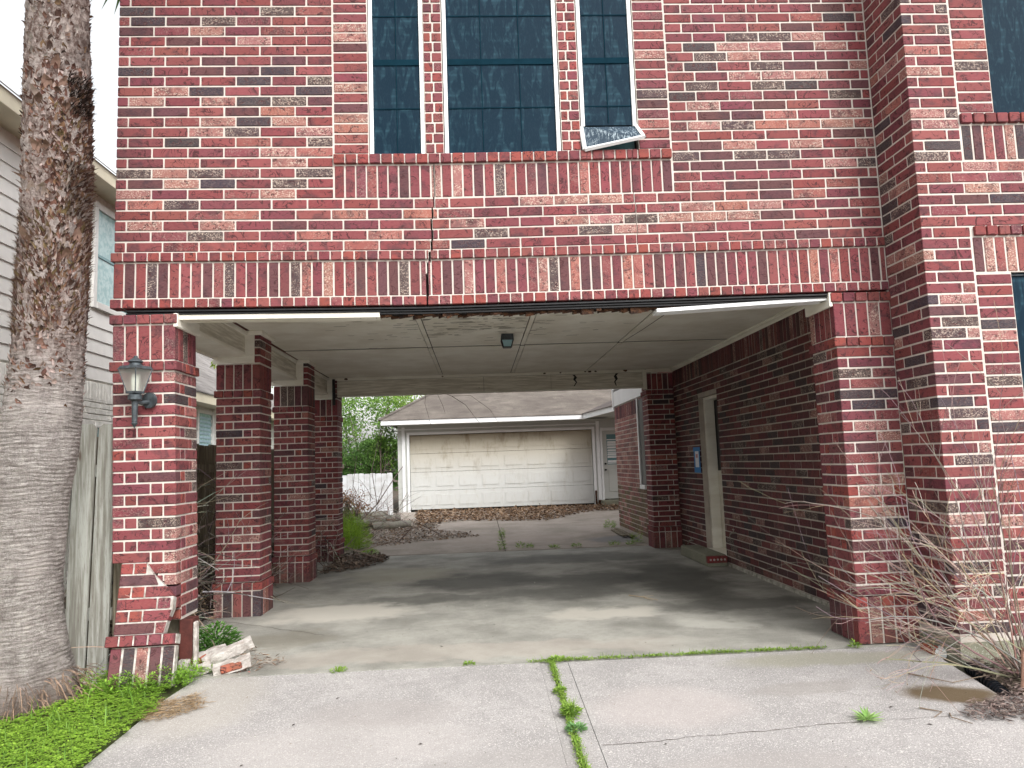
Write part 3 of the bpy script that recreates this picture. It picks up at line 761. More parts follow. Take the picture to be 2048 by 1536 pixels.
for k in range(6): m.cbox(.004, ends[k] - .004, .005, .082, -(k + 1) * H - .004, -k * H - .004, .0005, F=lambda v: Fbrk(Vector((v.x + .004 * (v.x > .2), v.y, v.z))))
m.cbox(-.028, .395, -.022, .08, -6 * H - .070, -6 * H - .010, .0005, F=Ffrag); m.cbox(.06, .39, .005, .08, -6 * H - .33, -6 * H - .08, .0005, F=Ffrag)
om = m.build('mortar', MAT['white_mortar'], frag); om.location = -frag.location

# ---- carport side wall (x = 3.03), faces -X
XS = 3.03
def shaded_grimy():  # carport shade and grime both darkened into the brick tones
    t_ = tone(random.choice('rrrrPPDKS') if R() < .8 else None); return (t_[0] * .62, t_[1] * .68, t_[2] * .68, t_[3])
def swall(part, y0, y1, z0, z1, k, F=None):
    for (a, e) in runs(y0, y1, None if k % 2 else .127): brick(part, XS, XS + .09, a, e, z0, z1, shaded_grimy())
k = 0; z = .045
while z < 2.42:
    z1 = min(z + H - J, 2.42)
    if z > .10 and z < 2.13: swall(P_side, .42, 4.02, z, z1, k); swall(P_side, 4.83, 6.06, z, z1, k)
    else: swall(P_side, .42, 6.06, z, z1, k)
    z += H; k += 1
y = .42
while y < 6.04: brick(P_side, XS, XS + .09, y, min(y + .0665, 6.06), 2.43, 2.67, shaded_grimy()); y += .0767
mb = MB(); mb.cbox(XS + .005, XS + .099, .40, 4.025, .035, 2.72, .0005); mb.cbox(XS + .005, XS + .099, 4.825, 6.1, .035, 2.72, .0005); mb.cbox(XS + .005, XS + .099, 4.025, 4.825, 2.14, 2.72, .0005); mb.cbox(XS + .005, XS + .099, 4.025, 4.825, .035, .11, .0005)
mb.build('mortar', simple('shaded_grimy_mortar', (.46, .41, .36), .95, .25, 3, (.32, .28, .245), .3, 90), P_side)  # mortar colour holds the carport shade as well as grime
mb = MB(); mb.box(XS - .006, XS + .10, .4, 6.1, -.03, .034); mb.build('foundation_edge', simple('chalky_edge', (.5, .48, .42), .9, .3, 14, (.2, .19, .16)), P_side)
dor = empty('side_door', (3.2, 4.4, .12), house)
def dbl(b, n, mt): o = b.build(n, mt, dor); o.location = -dor.location; return o
dbl(MB().cbox(3.10, 3.235, 4.77, 4.82, .12, 2.14, .004).cbox(3.10, 3.235, 4.03, 4.77, 2.10, 2.14, .004), 'jamb', PAINT)
dbl(MB().cbox(3.236, 3.26, 4.04, 4.815, .13, 1.15, .003), 'lower_panel', PAINT)
dbl(MB().box(3.240, 3.25, 4.04, 4.815, 1.15, 2.14), 'glass', BLACK)
dbl(MB().cbox(3.03, 3.3, 4.03, 4.82, .09, .125, .004), 'sill', PAINT)
MB().box(3.31, 3.33, 4.0, 4.9, 0, 2.2).build('dark_backing', BLACK, dor).location = -dor.location

# ---- rear house wall beyond the carport (x = 2.64)
RB = MB()
XB = 2.642
k = 0; z = .10
while z < 2.07:
    for (a, e) in runs(6.46, 9.0, None if k % 2 else .127): brick(P_rear, XB, XB + .09, a, e, z, z + H - J, random.choice([(.34, .14, .12), (.28, .11, .10), (.38, .18, .15), (.42, .25, .21), (.22, .10, .09)] if z > .85 or R() < .35 else [(.17, .14, .07), (.14, .11, .06), (.20, .14, .08)]) + (random.choice([0, 2]) + U(.02, .98),))
    z += H; k += 1
y = 6.46
while y < 8.96: brick(P_rear, XB, XB + .09, y, y + .0665, 2.09, 2.33, tone(random.choice('OOSrP'))); y += .0767
mb = MB(); mb.cbox(XB + .005, XB + .12, 6.45, 9.0, -.02, 2.34, .0005); mb.build('mortar', MORT, P_rear)
MB().box(XB + .13, 3.2, 6.5, 9.0, -.02, 2.34).build('wall_core', MAT['plain_red_brick'], P_rear)
MB().cbox(XB - .02, XB + .2, 6.44, 9.02, 2.345, 2.62, .004).build('frieze_board', WHITE, P_rear)
MB().cbox(XB - .03, XB + .25, 6.44, 9.04, 2.66, 2.80, .004).cbox(XB - .028, XB + .2, 8.9, 9.03, 2.3, 2.9, .004).build('eave_board', WHITE, P_rear)
rw = MB(); rw.cbox(XB - .03, XB + .02, 6.80, 6.87, .93, 2.33, .004); rw.build('window_casing', WHITE, P_rear)
MB().cbox(XB - .035, XB + .02, 6.50, 6.87, .86, .925, .004).build('window_sill', WHITE, P_rear)
MB().cbox(XB - .010, XB + .0, 6.47, 6.795, .93, 2.30, .002).build('window_glass', BLACK, P_rear)

# ---------------------------------------------------------------- emit the bricks
def area(b):
    _, (x0, x1, y0, y1, z0, z1), _, F = b
    best = 0
    for q in (((x0, y0, z0), (x1, y0, z0), (x1, y0, z1), (x0, y0, z1)), ((x0, y0, z0), (x0, y1, z0), (x0, y1, z1), (x0, y0, z1)) if x0 > 2.5 else ((x1, y0, z0), (x1, y1, z0), (x1, y1, z1), (x1, y0, z1))):
        ps = [pix(F(Vector(p)) if F else p) for p in q]
        if any(p is None for p in ps): continue
        if not all(-10 < p[0] < 2058 and -10 < p[1] < 1546 for p in ps): continue
        a = abs(sum(ps[i][0] * ps[(i + 1) % 4][1] - ps[(i + 1) % 4][0] * ps[i][1] for i in range(4))) / 2; best = max(best, a)
    return best
hb = [b for b in BRICKS if b[0] is not frag]; hb.sort(key=area, reverse=True)
NIND = 300
for b in hb[:NIND] + [b for b in BRICKS if b[0] is frag]:
    part, (x0, x1, y0, y1, z0, z1), tn, F = b
    c = Vector(((x0 + x1) / 2, (y0 + y1) / 2, (z0 + z1) / 2)); c = F(c) if F else c
    m = MB(); m.cbox(x0, x1, y0, y1, z0, z1, .0035, colr=tn, F=F); o = m.build('brick', BR, part, loc=c)
    if part is frag: o.location = c - frag.location
groups = {}
for b in hb[NIND:]: groups.setdefault(b[0].name, []).append(b)
for nm, bs in groups.items():
    m = MB()
    for (_, (x0, x1, y0, y1, z0, z1), tn, F) in bs: m.cbox(x0, x1, y0, y1, z0, z1, .0035, colr=tn, F=F)
    tag(m.build('bricks', BR, bs[0][0]), kind='stuff')

# ---------------------------------------------------------------- carport ceiling, beams, trim
ZC = 2.72
xsx = [XL + .30, -.52, .56, 1.72, 3.03]
JN = 3.38
for (a, e) in zip(xsx, xsx[1:]):
    for (y0, y1, dz) in ((.10, JN, 0), (JN + .03, 6.10, -.010)):
        MB().cbox(a + .030, e - .030, y0 + .006, y1 - .006, ZC + dz, ZC + .012 + dz, .002).build('ceiling_panel', PAINT, house)
mb = MB()
for X in (-.52, .56, 1.72): mb.cbox(X - .022, X + .022, .10, JN - .01, ZC - .007, ZC + .006, .002); mb.cbox(X - .022, X + .022, JN + .04, 6.0, ZC - .017, ZC - .004, .002)
mb.build('joint_batten', PAINT, house)
# long dark sagging crack in the ceiling boards
ck = MB(); pts = [(1.86, .9), (1.84, 1.8), (1.80, 2.6), (1.74, 3.38), (1.70, 4.1), (1.68, 5.0), (1.62, 5.9)]
for (xa, ya), (xb, yb) in zip(pts, pts[1:]): ck.add([(xa - .006, ya, ZC - .002), (xa + .006, ya, ZC - .002), (xb + .005, yb, ZC - .002), (xb - .005, yb, ZC - .002)], [(0, 1, 2, 3)])
ck.build('ceiling_crack', CRK, house)
# peeling flecks
fl = MB()
for i in range(260):
    X = random.gauss(-.05, .55); Y = random.gauss(1.9, .55)
    if Y < .3 or Y > 5: continue
    l, w_ = U(.015, .08), U(.006, .022); fl.add([(X - l, Y, ZC - .002), (X + l, Y + U(-.01, .01), ZC - .002), (X + l * .6, Y + w_, ZC - .002), (X - l * .8, Y + w_, ZC - .002)], [(0, 1, 2, 3)])
tag(fl.build('paint_flakes', simple('bare_spots', (.16, .14, .11), .9), house), kind='stuff')
# left beam over the piers
bx0, bx1 = XL + .02, -2.232
for (ya, yb) in ((.41, 2.05), (2.47, 4.10), (4.52, 6.05)):
    MB().cbox(bx1 - .02, bx1, ya, yb, 2.479, ZC - .002, .002).build('beam_panel', PLY, house)
    MB().cbox(bx0, bx1 + .0, ya, yb, 2.462, 2.476, .002).build('beam_soffit', PAINT, house)
    MB().cbox(bx0 - .02, bx0, ya, yb, 2.44, ZC, .002).build('beam_outer', PAINT, house)
    MB().cbox(bx1 + .002, bx1 + .02, ya, yb, ZC - .05, ZC - .003, .004).cbox(bx1 + .002, bx1 + .016, ya, yb, 2.462, 2.50, .004).build('beam_moulding', PAINT, house)
for y0 in (2.06, 4.11, 6.06):
    MB().cbox(-2.232, -2.141, y0 - .022, y0 - .002, 2.476, ZC - .002, .003).cbox(XL - .02, -2.141, y0 - .024, y0 - .002, 2.398, 2.474, .003).build('beam_casing', PAINT, house)
    MB().cbox(-2.20, -2.06, y0 - .03, y0 + .43, ZC - .045, ZC - .001, .006).build('pier_cap_trim', PAINT, house)
MB().cbox(-2.102, -2.072, -.004, .42, 2.375, 2.472, .004).build('beam_casing', PAINT, house)
# dark downlight pole at the far left pier, and conduit box
MB().tube([(-2.13, 6.02, 2.69), (-2.13, 6.02, 2.30)], .022, n=10).build('conduit', BLACK, house)
# front fascia: left piece, rotted gap, right piece, black lintel
def bar(x0, x1, y0, y1, za0, za1, h, mat, name, n=10, F=None):
    m = MB()
    for i in range(n):
        a, e = x0 + (x1 - x0) * i / n, x0 + (x1 - x0) * (i + 1) / n; z0 = za0 + (za1 - za0) * i / n; z1 = za0 + (za1 - za0) * (i + 1) / n
        m.add([(a, y0, z0), (e, y0, z1), (e, y1, z1), (a, y1, z0), (a, y0, z0 + h), (e, y0, z1 + h), (e, y1, z1 + h), (a, y1, z0 + h)],
              [(0, 1, 5, 4), (0, 3, 2, 1), (4, 5, 6, 7), (2, 3, 7, 6)] + ([(0, 4, 7, 3)] if i == 0 else []) + ([(1, 2, 6, 5)] if i == n - 1 else []))
    return m.build(name, mat, house)
bar(-2.10, -.67, .030, .16, 2.432, 2.414, .034, PAINT, 'fascia_board')
bar(1.33, 2.60, .030, .17, 2.398, 2.455, .026, WHITE, 'loose_fascia_board')
MB().cbox(2.594, 2.619, -.006, .40, 2.400, 2.505, .003).build('fascia_return', PAINT, house)
for (dy, dz, h) in ((.004, .0, .012), (.02, -.016, .010), (.034, -.032, .012)):
    m = MB()
    for i in range(24):
        a, e = XL + .08 + (2.62 - XL - .08) * i / 24, XL + .08 + (2.62 - XL - .08) * (i + 1) / 24
        m.cbox(a, e, dy, .12, 2.490 + dz, 2.490 + dz + h, .0005, F=sag)
    m.build('steel_lintel', BLACK, house)
m = MB()                                                   # rotten wood edge hanging under the lintel
xa = -.86
while xa < 1.55:
    e = xa + U(.02, .09); h = U(.004, .020) + (.025 * R() if R() < .22 else 0); yq = U(.04, .10); q = U(.0, .008)
    vs = [sag(Vector(v)) for v in ((xa, yq, 2.452 - h), (e, yq + q, 2.452 - h * U(.2, .9)), (e, yq + .07, 2.456), (xa, yq + .07, 2.450 - h * .4), (xa, yq, 2.463), (e, yq + q, 2.463), (e, yq + .07, 2.463), (xa, yq + .07, 2.463))]
    m.add(vs, [(0, 1, 5, 4), (0, 3, 2, 1), (4, 5, 6, 7), (2, 3, 7, 6), (0, 4, 7, 3), (1, 2, 6, 5)]); xa = e - .012
m.build('rotten_wood', ROT, house)
MB().box(XL + .45, XS, .10, .16, 2.46, 2.80).build('front_header', simple('dark_wood', (.05, .035, .03)), house)
# back beam
bk = [-2.09, .122, 1.15, 2.585]
for (a, e) in zip(bk, bk[1:]): MB().cbox(a + .002, e - .002, 6.06, 6.085, 2.445, 2.665, .002).build('back_beam_board', PLY, house)
MB().cbox(-2.09, 2.60, 6.052, 6.07, 2.668, ZC - .001, .003).cbox(-2.09, 2.585, 6.05, 6.16, 2.425, 2.441, .003).build('back_beam_trim', PAINT, house)
MB().cbox(2.56, 2.62, 6.03, 6.06, 2.395, 2.70, .003).build('back_beam_end', PAINT, house)
MB().box(XL + .3, XS, .2, 6.05, ZC + .013, ZC + .06).build('ceiling_cavity', MAT['dark_wood'], house)
MB().box(-2.4, 2.7, 6.09, 6.4, 2.45, 2.80).build('back_header', MAT['dark_wood'], house)
MB().cbox(2.62, 3.03, 6.03, 6.06, 2.655, ZC - .002, .003).build('ceiling_moulding', PAINT, house)
for (pth) in ([(1.50, 2.655), (1.53, 2.62), (1.51, 2.58), (1.54, 2.54), (1.50, 2.48)], [(2.17, 2.66), (2.14, 2.62), (2.16, 2.57), (2.13, 2.53), (2.15, 2.47)]):
    m = MB()
    for i, ((xa, za), (xb, zb)) in enumerate(zip(pth, pth[1:])):
        w_ = (.04, .05, .03, .02)[i]; m.add([(xa - w_ * .5, 6.057, za), (xb - w_ * .4, 6.057, zb), (xb + w_ * .4, 6.057, zb), (xa + w_ * .5, 6.057, za)], [(0, 1, 2, 3)])
    m.build('hole', BLACK, house)
m = MB()
for (X, Z, r_) in ((1.05, 2.69, .022), (1.30, 2.695, .018), (1.75, 2.70, .03), (1.84, 2.70, .02), (1.68, 2.70, .016), (2.3, 2.70, .035), (-1.95, 2.69, .03), (-.5, 2.69, .016), (.05, 2.50, .008)):
    m.add([(X + r_ * math.cos(a) * U(.7, 1.2), 6.050, Z + .6 * r_ * math.sin(a) * U(.7, 1.2)) for a in [k * .785 for k in range(8)]], [tuple(range(7, -1, -1))])
tag(m.build('rot_spots', ROT, house), kind='stuff')
MB().cbox(XS - .02, XS - .002, .4, 6.06, ZC - .065, ZC - .001, .006).cbox(XS - .045, XS - .021, .4, 6.06, ZC - .03, ZC - .001, .006).build('ceiling_moulding', PAINT, house)

# ceiling light
cl = empty('ceiling_light', (.35, 2.66, ZC)); cl.scale = (.82, .82, .66); tag(cl, 'small black square lantern fixed to the carport ceiling', 'ceiling light')
def frust(m, w0, z0, w1, z1, cx=0, cy_=0):
    m.add([(cx - w0, cy_ - w0, z0), (cx + w0, cy_ - w0, z0), (cx + w0, cy_ + w0, z0), (cx - w0, cy_ + w0, z0), (cx - w1, cy_ - w1, z1), (cx + w1, cy_ - w1, z1), (cx + w1, cy_ + w1, z1), (cx - w1, cy_ + w1, z1)],
          [(0, 3, 2, 1), (4, 5, 6, 7), (0, 1, 5, 4), (1, 2, 6, 5), (2, 3, 7, 6), (3, 0, 4, 7)]); return m
m = MB(); frust(m, .085, -.10, .075, -.001); m.build('canopy', LANT, cl)
m = MB(); frust(m, .045, -.21, .068, -.102); m.build('glass', GLASS, cl)
m = MB(); frust(m, .05, -.222, .052, -.206)
for sx in (-1, 1):
    for sy_ in (-1, 1): m.tube([(sx * .052, sy_ * .052, -.215), (sx * .078, sy_ * .078, -.095)], .006, n=4)
m.build('cage', BLACK, cl)

# wall lantern on the front left pier
ln = empty('wall_lantern', (-2.285, -.003, 1.86)); tag(ln, 'weathered black coach lantern mounted on the front left brick pier', 'lantern')
ln.rotation_euler = (0, 0, math.radians(-20))
cx, cy_ = .03, -.12
m = MB()
m.lathe([(0, .300), (.012, .297), (.014, .285), (.046, .262), (.05, .255), (.036, .25), (.042, .232), (.066, .225)], 20, (cx, cy_, 0))
m.build('roof', LANT, ln)
m = MB(); frust(m, .078, .205, .066, .226, cx, cy_)
for sx in (-1, 1):
    for sy_ in (-1, 1): m.tube([(cx + sx * .036, cy_ + sy_ * .036, .05), (cx + sx * .074, cy_ + sy_ * .074, .212)], .0045, n=4)
frust(m, .040, .040, .040, .055, cx, cy_)
m.lathe([(.03, .04), (.045, .03), (.045, .0), (.022, -.012)], 16, (cx, cy_, 0)); m.build('cage', LANT, ln)
m = MB(); vs = []
for (w0, z0) in ((.035, .055), (.072, .208)): vs += [(cx - w0, cy_ - w0, z0), (cx + w0, cy_ - w0, z0), (cx + w0, cy_ + w0, z0), (cx - w0, cy_ + w0, z0)]
m.add(vs, [(0, 1, 5, 4), (1, 2, 6, 5), (2, 3, 7, 6), (3, 0, 4, 7)]); m.build('glass', LGLASS, ln)
m = MB(); m.lathe([(.0, .18), (.02, .17), (.024, .12), (.02, .07), (.02, .055)], 14, (cx, cy_, 0)); m.build('bulb', BULB, ln, smooth=True)
m = MB(); m.lathe([(.020, -.01), (.020, -.03), (.017, -.15), (.014, -.152), (.022, -.16), (.010, -.178), (.004, -.19), (0, -.193)], 12, (cx, cy_, 0)); m.build('stem', LANT, ln)
m = MB(); m.tube([(cx, cy_, -.01), (cx + .01, cy_ + .05, -.02), (.05, -.02, -.01)], .014, n=8)
n_ = 20; vs = [(.05 + .055 * math.cos(2 * math.pi * i / n_), yv, .0 + .055 * math.sin(2 * math.pi * i / n_)) for yv in (-.022, .0) for i in range(n_)]
m.add(vs, [tuple(range(n_ - 1, -1, -1)), tuple(range(n_, 2 * n_))] + [(i, (i + 1) % n_, n_ + (i + 1) % n_, n_ + i) for i in range(n_)]); m.build('backplate', LANT, ln)

# doorstep
stp = empty('doorstep', (2.9, 4.5, 0)); tag(stp, 'low concrete doorstep with a red cored brick at its front, below the side door', 'doorstep')
def sb(b, n, mt): o = b.build(n, mt, stp); o.location = -stp.location; return o
sb(MB().cbox(2.76, 3.022, 4.0, 5.15, .001, .135, .012), 'slab', FOUND)
sb(MB().cbox(2.765, 3.01, 3.93, 3.998, .045, .125, .004, colr=(.30, .03, .04, .5)), 'brick', BR)
m = MB()
for i in range(5):
    c_ = (2.80 + i * .044, .085); vs = [(c_[0] + .013 * math.cos(a * math.pi / 4), 3.926, c_[1] + .013 * math.sin(a * math.pi / 4)) for a in range(8)] + [(c_[0] + .013 * math.cos(a * math.pi / 4), 3.935, c_[1] + .013 * math.sin(a * math.pi / 4)) for a in range(8)]
    m.add(vs, [tuple(range(8))] + [(i_, i_ + 8, (i_ + 1) % 8 + 8, (i_ + 1) % 8) for i_ in range(8)])
sb(m, 'mortar_plugs', MAT['white_mortar'])
sb(MB().cbox(2.765, 3.01, 3.94, 3.998, .002, .044, .004), 'base', FOUND)

# paper notice in blue tape
nt_ = empty('paper_notice', (3.02, 4.98, 1.30)); tag(nt_, 'white paper notice fixed with blue tape to the carport brick wall', 'notice')
MB().box(-.002, .002, -.10, .10, -.12, .14).build('paper', PAPER, nt_)
m = MB()
for (y0, y1, z0, z1) in ((-.155, .16, .12, .175), (-.15, .145, -.175, -.10), (-.135, -.085, -.10, .12), (.09, .135, -.10, .12)): m.box(-.0045, -.0025, y0, y1, z0, z1)
m.build('tape', TAPE, nt_)
m = MB(); m.box(-.0055, -.003, -.04, .05, .03, .08)
m.build('print', simple('pale_red_print', (.6, .3, .28)), nt_)

# spigots
for (y, z, lab) in ((3.62, .43, 'brass hose spigot on the carport wall right of the side door'), (5.45, .16, 'low hose spigot on the carport wall left of the side door')):
    sg = empty('hose_spigot', (XS, y, z)); tag(sg, lab, 'spigot', 'hose spigots on the carport wall')
    MB().tube([(.0, 0, 0), (-.05, 0, 0), (-.075, 0, -.015), (-.08, 0, -.045)], .011, .009, 8).build('spout', simple('dull_brass', (.35, .33, .28), .4, .2, 30, metal=.6), sg)
    MB().tube([(-.03, 0, .0), (-.03, 0, .035)], .006, n=6).cbox(-.036, -.024, -.028, .028, .035, .045, .002).build('handle', MAT['dull_brass'], sg)

# ---------------------------------------------------------------- vegetation helpers
def leaf(m, p, d, up, l, w_, c, fold=.25):
    d = d.normalized(); s = d.cross(up)
    if s.length < 1e-4: s = Vector((1, 0, 0))
    s.normalize(); n = s.cross(d)
    a, b_, t = p, p + d * l * .5, p + d * l
    m.add([a, b_ + s * w_ * .5 + n * w_ * fold, t, b_ - s * w_ * .5 + n * w_ * fold, b_ - n * w_ * .05], [(0, 1, 4), (1, 2, 4), (2, 3, 4), (3, 0, 4)], 0, c)
def green(a=(.10, .22, .03), b=(.22, .42, .06), k=None):
    t = R() if k is None else k; j = U(.8, 1.15); return tuple((a[i] + (b[i] - a[i]) * t) * j for i in range(3)) + (1,)
def rv(z0=-1, z1=1): return Vector((U(-1, 1), U(-1, 1), U(z0, z1)))
def clover(m, p, s, c):
    a0 = U(0, 6.28); tl = rv(0, 0) * .35
    for k in range(3):
        a = a0 + k * 2.094 + U(-.2, .2); d = Vector((math.cos(a), math.sin(a), U(-.1, .25))); sd_ = Vector((-math.sin(a), math.cos(a), 0))
        q = p; e = Vector((tl.x * d.x, tl.y * d.y, 0)) * .01
        m.add([q, q + d * s * .7 + sd_ * s * .42, q + d * s * 1.05 + Vector((0, 0, s * .05)), q + d * s * .7 - sd_ * s * .42], [(0, 1, 2), (0, 2, 3)], 0, c)
def blade(m, p, h, lean_, w_, c):
    s = Vector((-lean_.y, lean_.x, 0)); s = s.normalized() * w_ if s.length > 1e-5 else Vector((w_, 0, 0))
    a, b_, t = p, p + Vector((lean_.x * .35, lean_.y * .35, h * .6)), p + Vector((lean_.x, lean_.y, h))
    m.add([a - s, a + s, b_ + s * .8, b_ - s * .8, t], [(0, 1, 2, 3), (3, 2, 4)], 0, c)
def inside(x, y, poly):
    r = False; n = len(poly)
    for i in range(n):
        (xa, ya), (xb, yb) = poly[i], poly[i - 1]
        if (ya > y) != (yb > y) and x < (xb - xa) * (y - ya) / (yb - ya) + xa: r = not r
    return r

# lawn of clover left of the driveway
lawn = MB(); soilp = MB()
edge = [(-1.86, .14), (-2.02, -.2), (-1.98, -.9), (-2.0, -1.3), (-2.06, -2.4), (-2.5, -5.5)]
def edgex(y):
    for (xa, ya), (xb, yb) in zip(edge, edge[1:]):
        if yb <= y <= ya: return xa + (xb - xa) * (ya - y) / (ya - yb)
    return -1.9 if y > 0 else -2.5
sp2 = MB(); grid = [(-9, -6), (-2.45, -6), (-2.03, -2.4), (-1.99, -1.3), (-1.97, -.9), (-2.0, -.2), (-1.93, .05), (-2.6, .24), (-9, .6)]
NX, NY = 40, 50; vs = []
for j in range(NY + 1):
    y = -6 + 6.5 * j / NY
    for i in range(NX + 1):
        xr = edgex(min(y, .13)) + .03; x = -9 + (xr + 9) * (i / NX) ** .45; vs.append((x, y, gz(y) + .012 * noise.noise(Vector((x * 3, y * 3, 0))) - .004 - .05 * max(0, (i / NX) ** .45 - .985) / .015))
sp2.add(vs, [(j * (NX + 1) + i, j * (NX + 1) + i + 1, (j + 1) * (NX + 1) + i + 1, (j + 1) * (NX + 1) + i) for j in range(NY) for i in range(NX)])
tag(sp2.build('lawn_soil', simple('lawn_soil', (.09, .13, .035), .95, .3, 12, (.06, .055, .03))), kind='structure')
cnt = 0
while cnt < 24000:
    y = U(-2.3, .20); x = U(-4.0, -1.8)
    if x > edgex(y) + .10 * noise.noise(Vector((y * 4, 1, 0))) + .05 * noise.noise(Vector((y * 15, 1, 0))) + .035 + random.gauss(0, .012): continue
    if x < -2.55 and y > -.25 + .12 * noise.noise(Vector((x * 6, 2, 0))): continue         # bare under the palm and along the fence
    if (x + 2.86) ** 2 + (y + .28) ** 2 < .16: continue
    if y > .06 and x < -2.1: continue
    d = noise.noise(Vector((x * 2.2, y * 2.2, 3)))
    h = .02 + .035 * R() + .02 * d; k = .5 + .5 * d + U(-.3, .3)
    clover(lawn, Vector((x, y, gz(y) + h)), U(.010, .019), green((.15, .30, .03), (.40, .62, .08), max(0, min(1, k)))); cnt += 1
for i in range(1500):
    y = U(-2.2, .15); x = U(-3.6, -1.85)
    if x > edgex(y) - .02 or (x < -2.5 and y > -.2) or (x + 2.86) ** 2 + (y + .28) ** 2 < .16: continue
    big = R() < .12; blade(lawn, Vector((x, y, gz(y))), U(.05, .09) * (2 if big else 1), Vector((U(-.06, .06), U(-.06, .06), 0)) * (1.6 if big else 1), .003, green((.12, .25, .04), (.30, .48, .10)))
for i in range(1500):                                      # taller tuft in front of the broken base
    x = U(-2.5, -1.86); y = random.gauss(-.20, .10) + (x + 2.2) * .25; hh = .07 + .09 * max(0, noise.noise(Vector((x * 9, 0, 4))) + .3)
    if R() < .5: clover(lawn, Vector((x, y, U(.02, hh))), U(.010, .017), green((.14, .30, .03), (.34, .56, .08)))
    else: leaf(lawn, Vector((x, y, U(.01, hh))), rv(0, 1), Vector((0, 0, 1)), U(.02, .035), .012, green((.14, .30, .03), (.34, .56, .08)))
tag(lawn.build('clover_lawn', LEAF), 'bright green clover and grass beside the driveway', 'lawn', kind='stuff')

# weeds
def weed_strip(name, pts, n, spread, h, lab, cols=((.16, .30, .04), (.36, .50, .10))):
    m = MB()
    for i in range(n):
        t_ = R() * (len(pts) - 1); k = int(t_); f = t_ - k; p = Vector(pts[k]).lerp(Vector(pts[k + 1]), f)
        dn = .5 + .5 * noise.noise(p * 6); 
        if R() > dn * 1.5: continue
        q = p + Vector((random.gauss(0, spread), random.gauss(0, spread), U(0, h) * dn))
        leaf(m, q, rv(-.1, .8), Vector((0, 0, 1)), U(.010, .024), U(.005, .010), green(*cols))
        if R() < .06: blade(m, p + Vector((random.gauss(0, spread), 0, 0)), U(.02, .06), rv(0, 0) * .03, .0015, green(*cols))
    return tag(m.build(name, LEAF), lab, 'weeds', kind='stuff')
weed_strip('joint_weeds', [(.455, y, gz(y) - .002) for y in (-.06, -.5, -.9, -1.3, -1.7, -2.1)], 3000, .011, .03, 'low yellow green weeds filling the joint down the middle of the driveway')
weed_strip('joint_weeds', [(.3, -.038, .0), (1.0, -.037, 0), (1.7, -.037, 0), (2.35, -.037, 0)], 2600, .012, .02, 'thin line of low weeds between the driveway and the carport slab')
def weed(name, p, n, r, h, lab, wide=.012, l=(.03, .06), cols=((.16, .30, .04), (.36, .52, .10)), blades=0, group=None, cat='weed'):
    m = MB(); p = Vector(p)
    for i in range(n):
        a = U(0, 6.28); q = Vector((math.cos(a), math.sin(a), 0)) * r * math.sqrt(R()); z = h * U(0, 1) * (1 - .5 * q.length / max(r, .001))
        leaf(m, p + q * .6 + Vector((0, 0, z)), q.normalized() + Vector((0, 0, U(-.1, .9))), Vector((0, 0, 1)), U(*l), wide, green(*cols))
    for i in range(blades): blade(m, p + rv(0, 0) * r * .3, h * U(.7, 1.5), rv(0, 0) * h * .8, .002, green(*cols))
    m.v = [tuple(Vector(v) - p) for v in m.v]; o = m.build(name, LEAF); o.location = p; return tag(o, lab, cat, group)
wg = 'weed clumps in the driveway joint'
weed('weed_clump', (.45, -.62, gz(-.62)), 90, .05, .03, 'small round weed clump nearest the carport in the middle driveway joint', l=(.015, .03), group=wg)
weed('weed_clump', (.47, -.98, gz(-.98)), 130, .07, .07, 'tallest grassy weed clump in the middle driveway joint', l=(.02, .05), blades=60, group=wg)
weed('weed_clump', (.47, -1.18, gz(-1.18)), 150, .08, .04, 'broad blue green weed clump lowest in the middle driveway joint', l=(.015, .03), cols=((.12, .28, .08), (.26, .45, .18)), group=wg)
weed('weed_clump', (.50, -.03, 0), 110, .09, .03, 'flat weed clump where the two driveway joints meet', l=(.015, .03), group=wg)
weed('weed_clump', (-.97, -.03, .0), 40, .08, .03, 'small grassy tuft at the left end of the slab joint', l=(.015, .03), blades=40, group=wg)
weed('weed_clump', (-.10, -.03, .0), 50, .06, .02, 'small low weed on the slab joint left of the middle', l=(.015, .025), group=wg)
weed('weed_clump', (2.55, -.06, .0), 60, .05, .05, 'little leafy weed at the foot of the right pier', l=(.015, .03), group=wg)
m = MB()                                                   # rosette on the right slab
for i in range(26):
    a = i * 2.4; el = U(.15, .9); d = Vector((math.cos(a), math.sin(a), el)).normalized(); leaf(m, Vector((0, 0, .004)), d, Vector((0, 0, 1)), U(.07, .11), .016, green((.22, .40, .10), (.42, .60, .22)), .15)
o = m.build('rosette_weed', LEAF); o.location = (2.005, -1.245, gz(-1.245)); tag(o, 'single pale green star shaped weed growing from the crack in the right slab', 'weed')
rg = 'weeds on the rear driveway'
for (x, y, n, r, h, lab) in ((.33, 6.6, 110, .07, .22, 'tallest slender weed where the rear driveway joints cross'), (.38, 8.2, 120, .06, .18, 'leafy weed further back along the rear driveway joint'), (.62, 6.72, 70, .08, .12, 'spiky weed just right of the tall slender weed'), (.78, 6.75, 60, .07, .08, 'small weed second to the right of the tall slender weed'), (1.15, 6.6, 60, .10, .05, 'low flat weed on the slab end near the middle'), (1.50, 6.6, 60, .11, .07, 'low weed on the slab end right of the middle'), (2.1, 6.62, 70, .12, .08, 'weed near the wet patch at the slab end'), (2.36, 6.62, 70, .1, .10, 'weed right beside the wet patch'), (2.52, 6.85, 140, .13, .25, 'leafy weed against the back right pier'), (2.47, 9.1, 200, .17, .18, 'round bright weed at the foot of the rear brick wall')):
    weed('weed_clump', (x, y, gz(y)), n, r, h, lab, l=(.03, .07), group=rg)
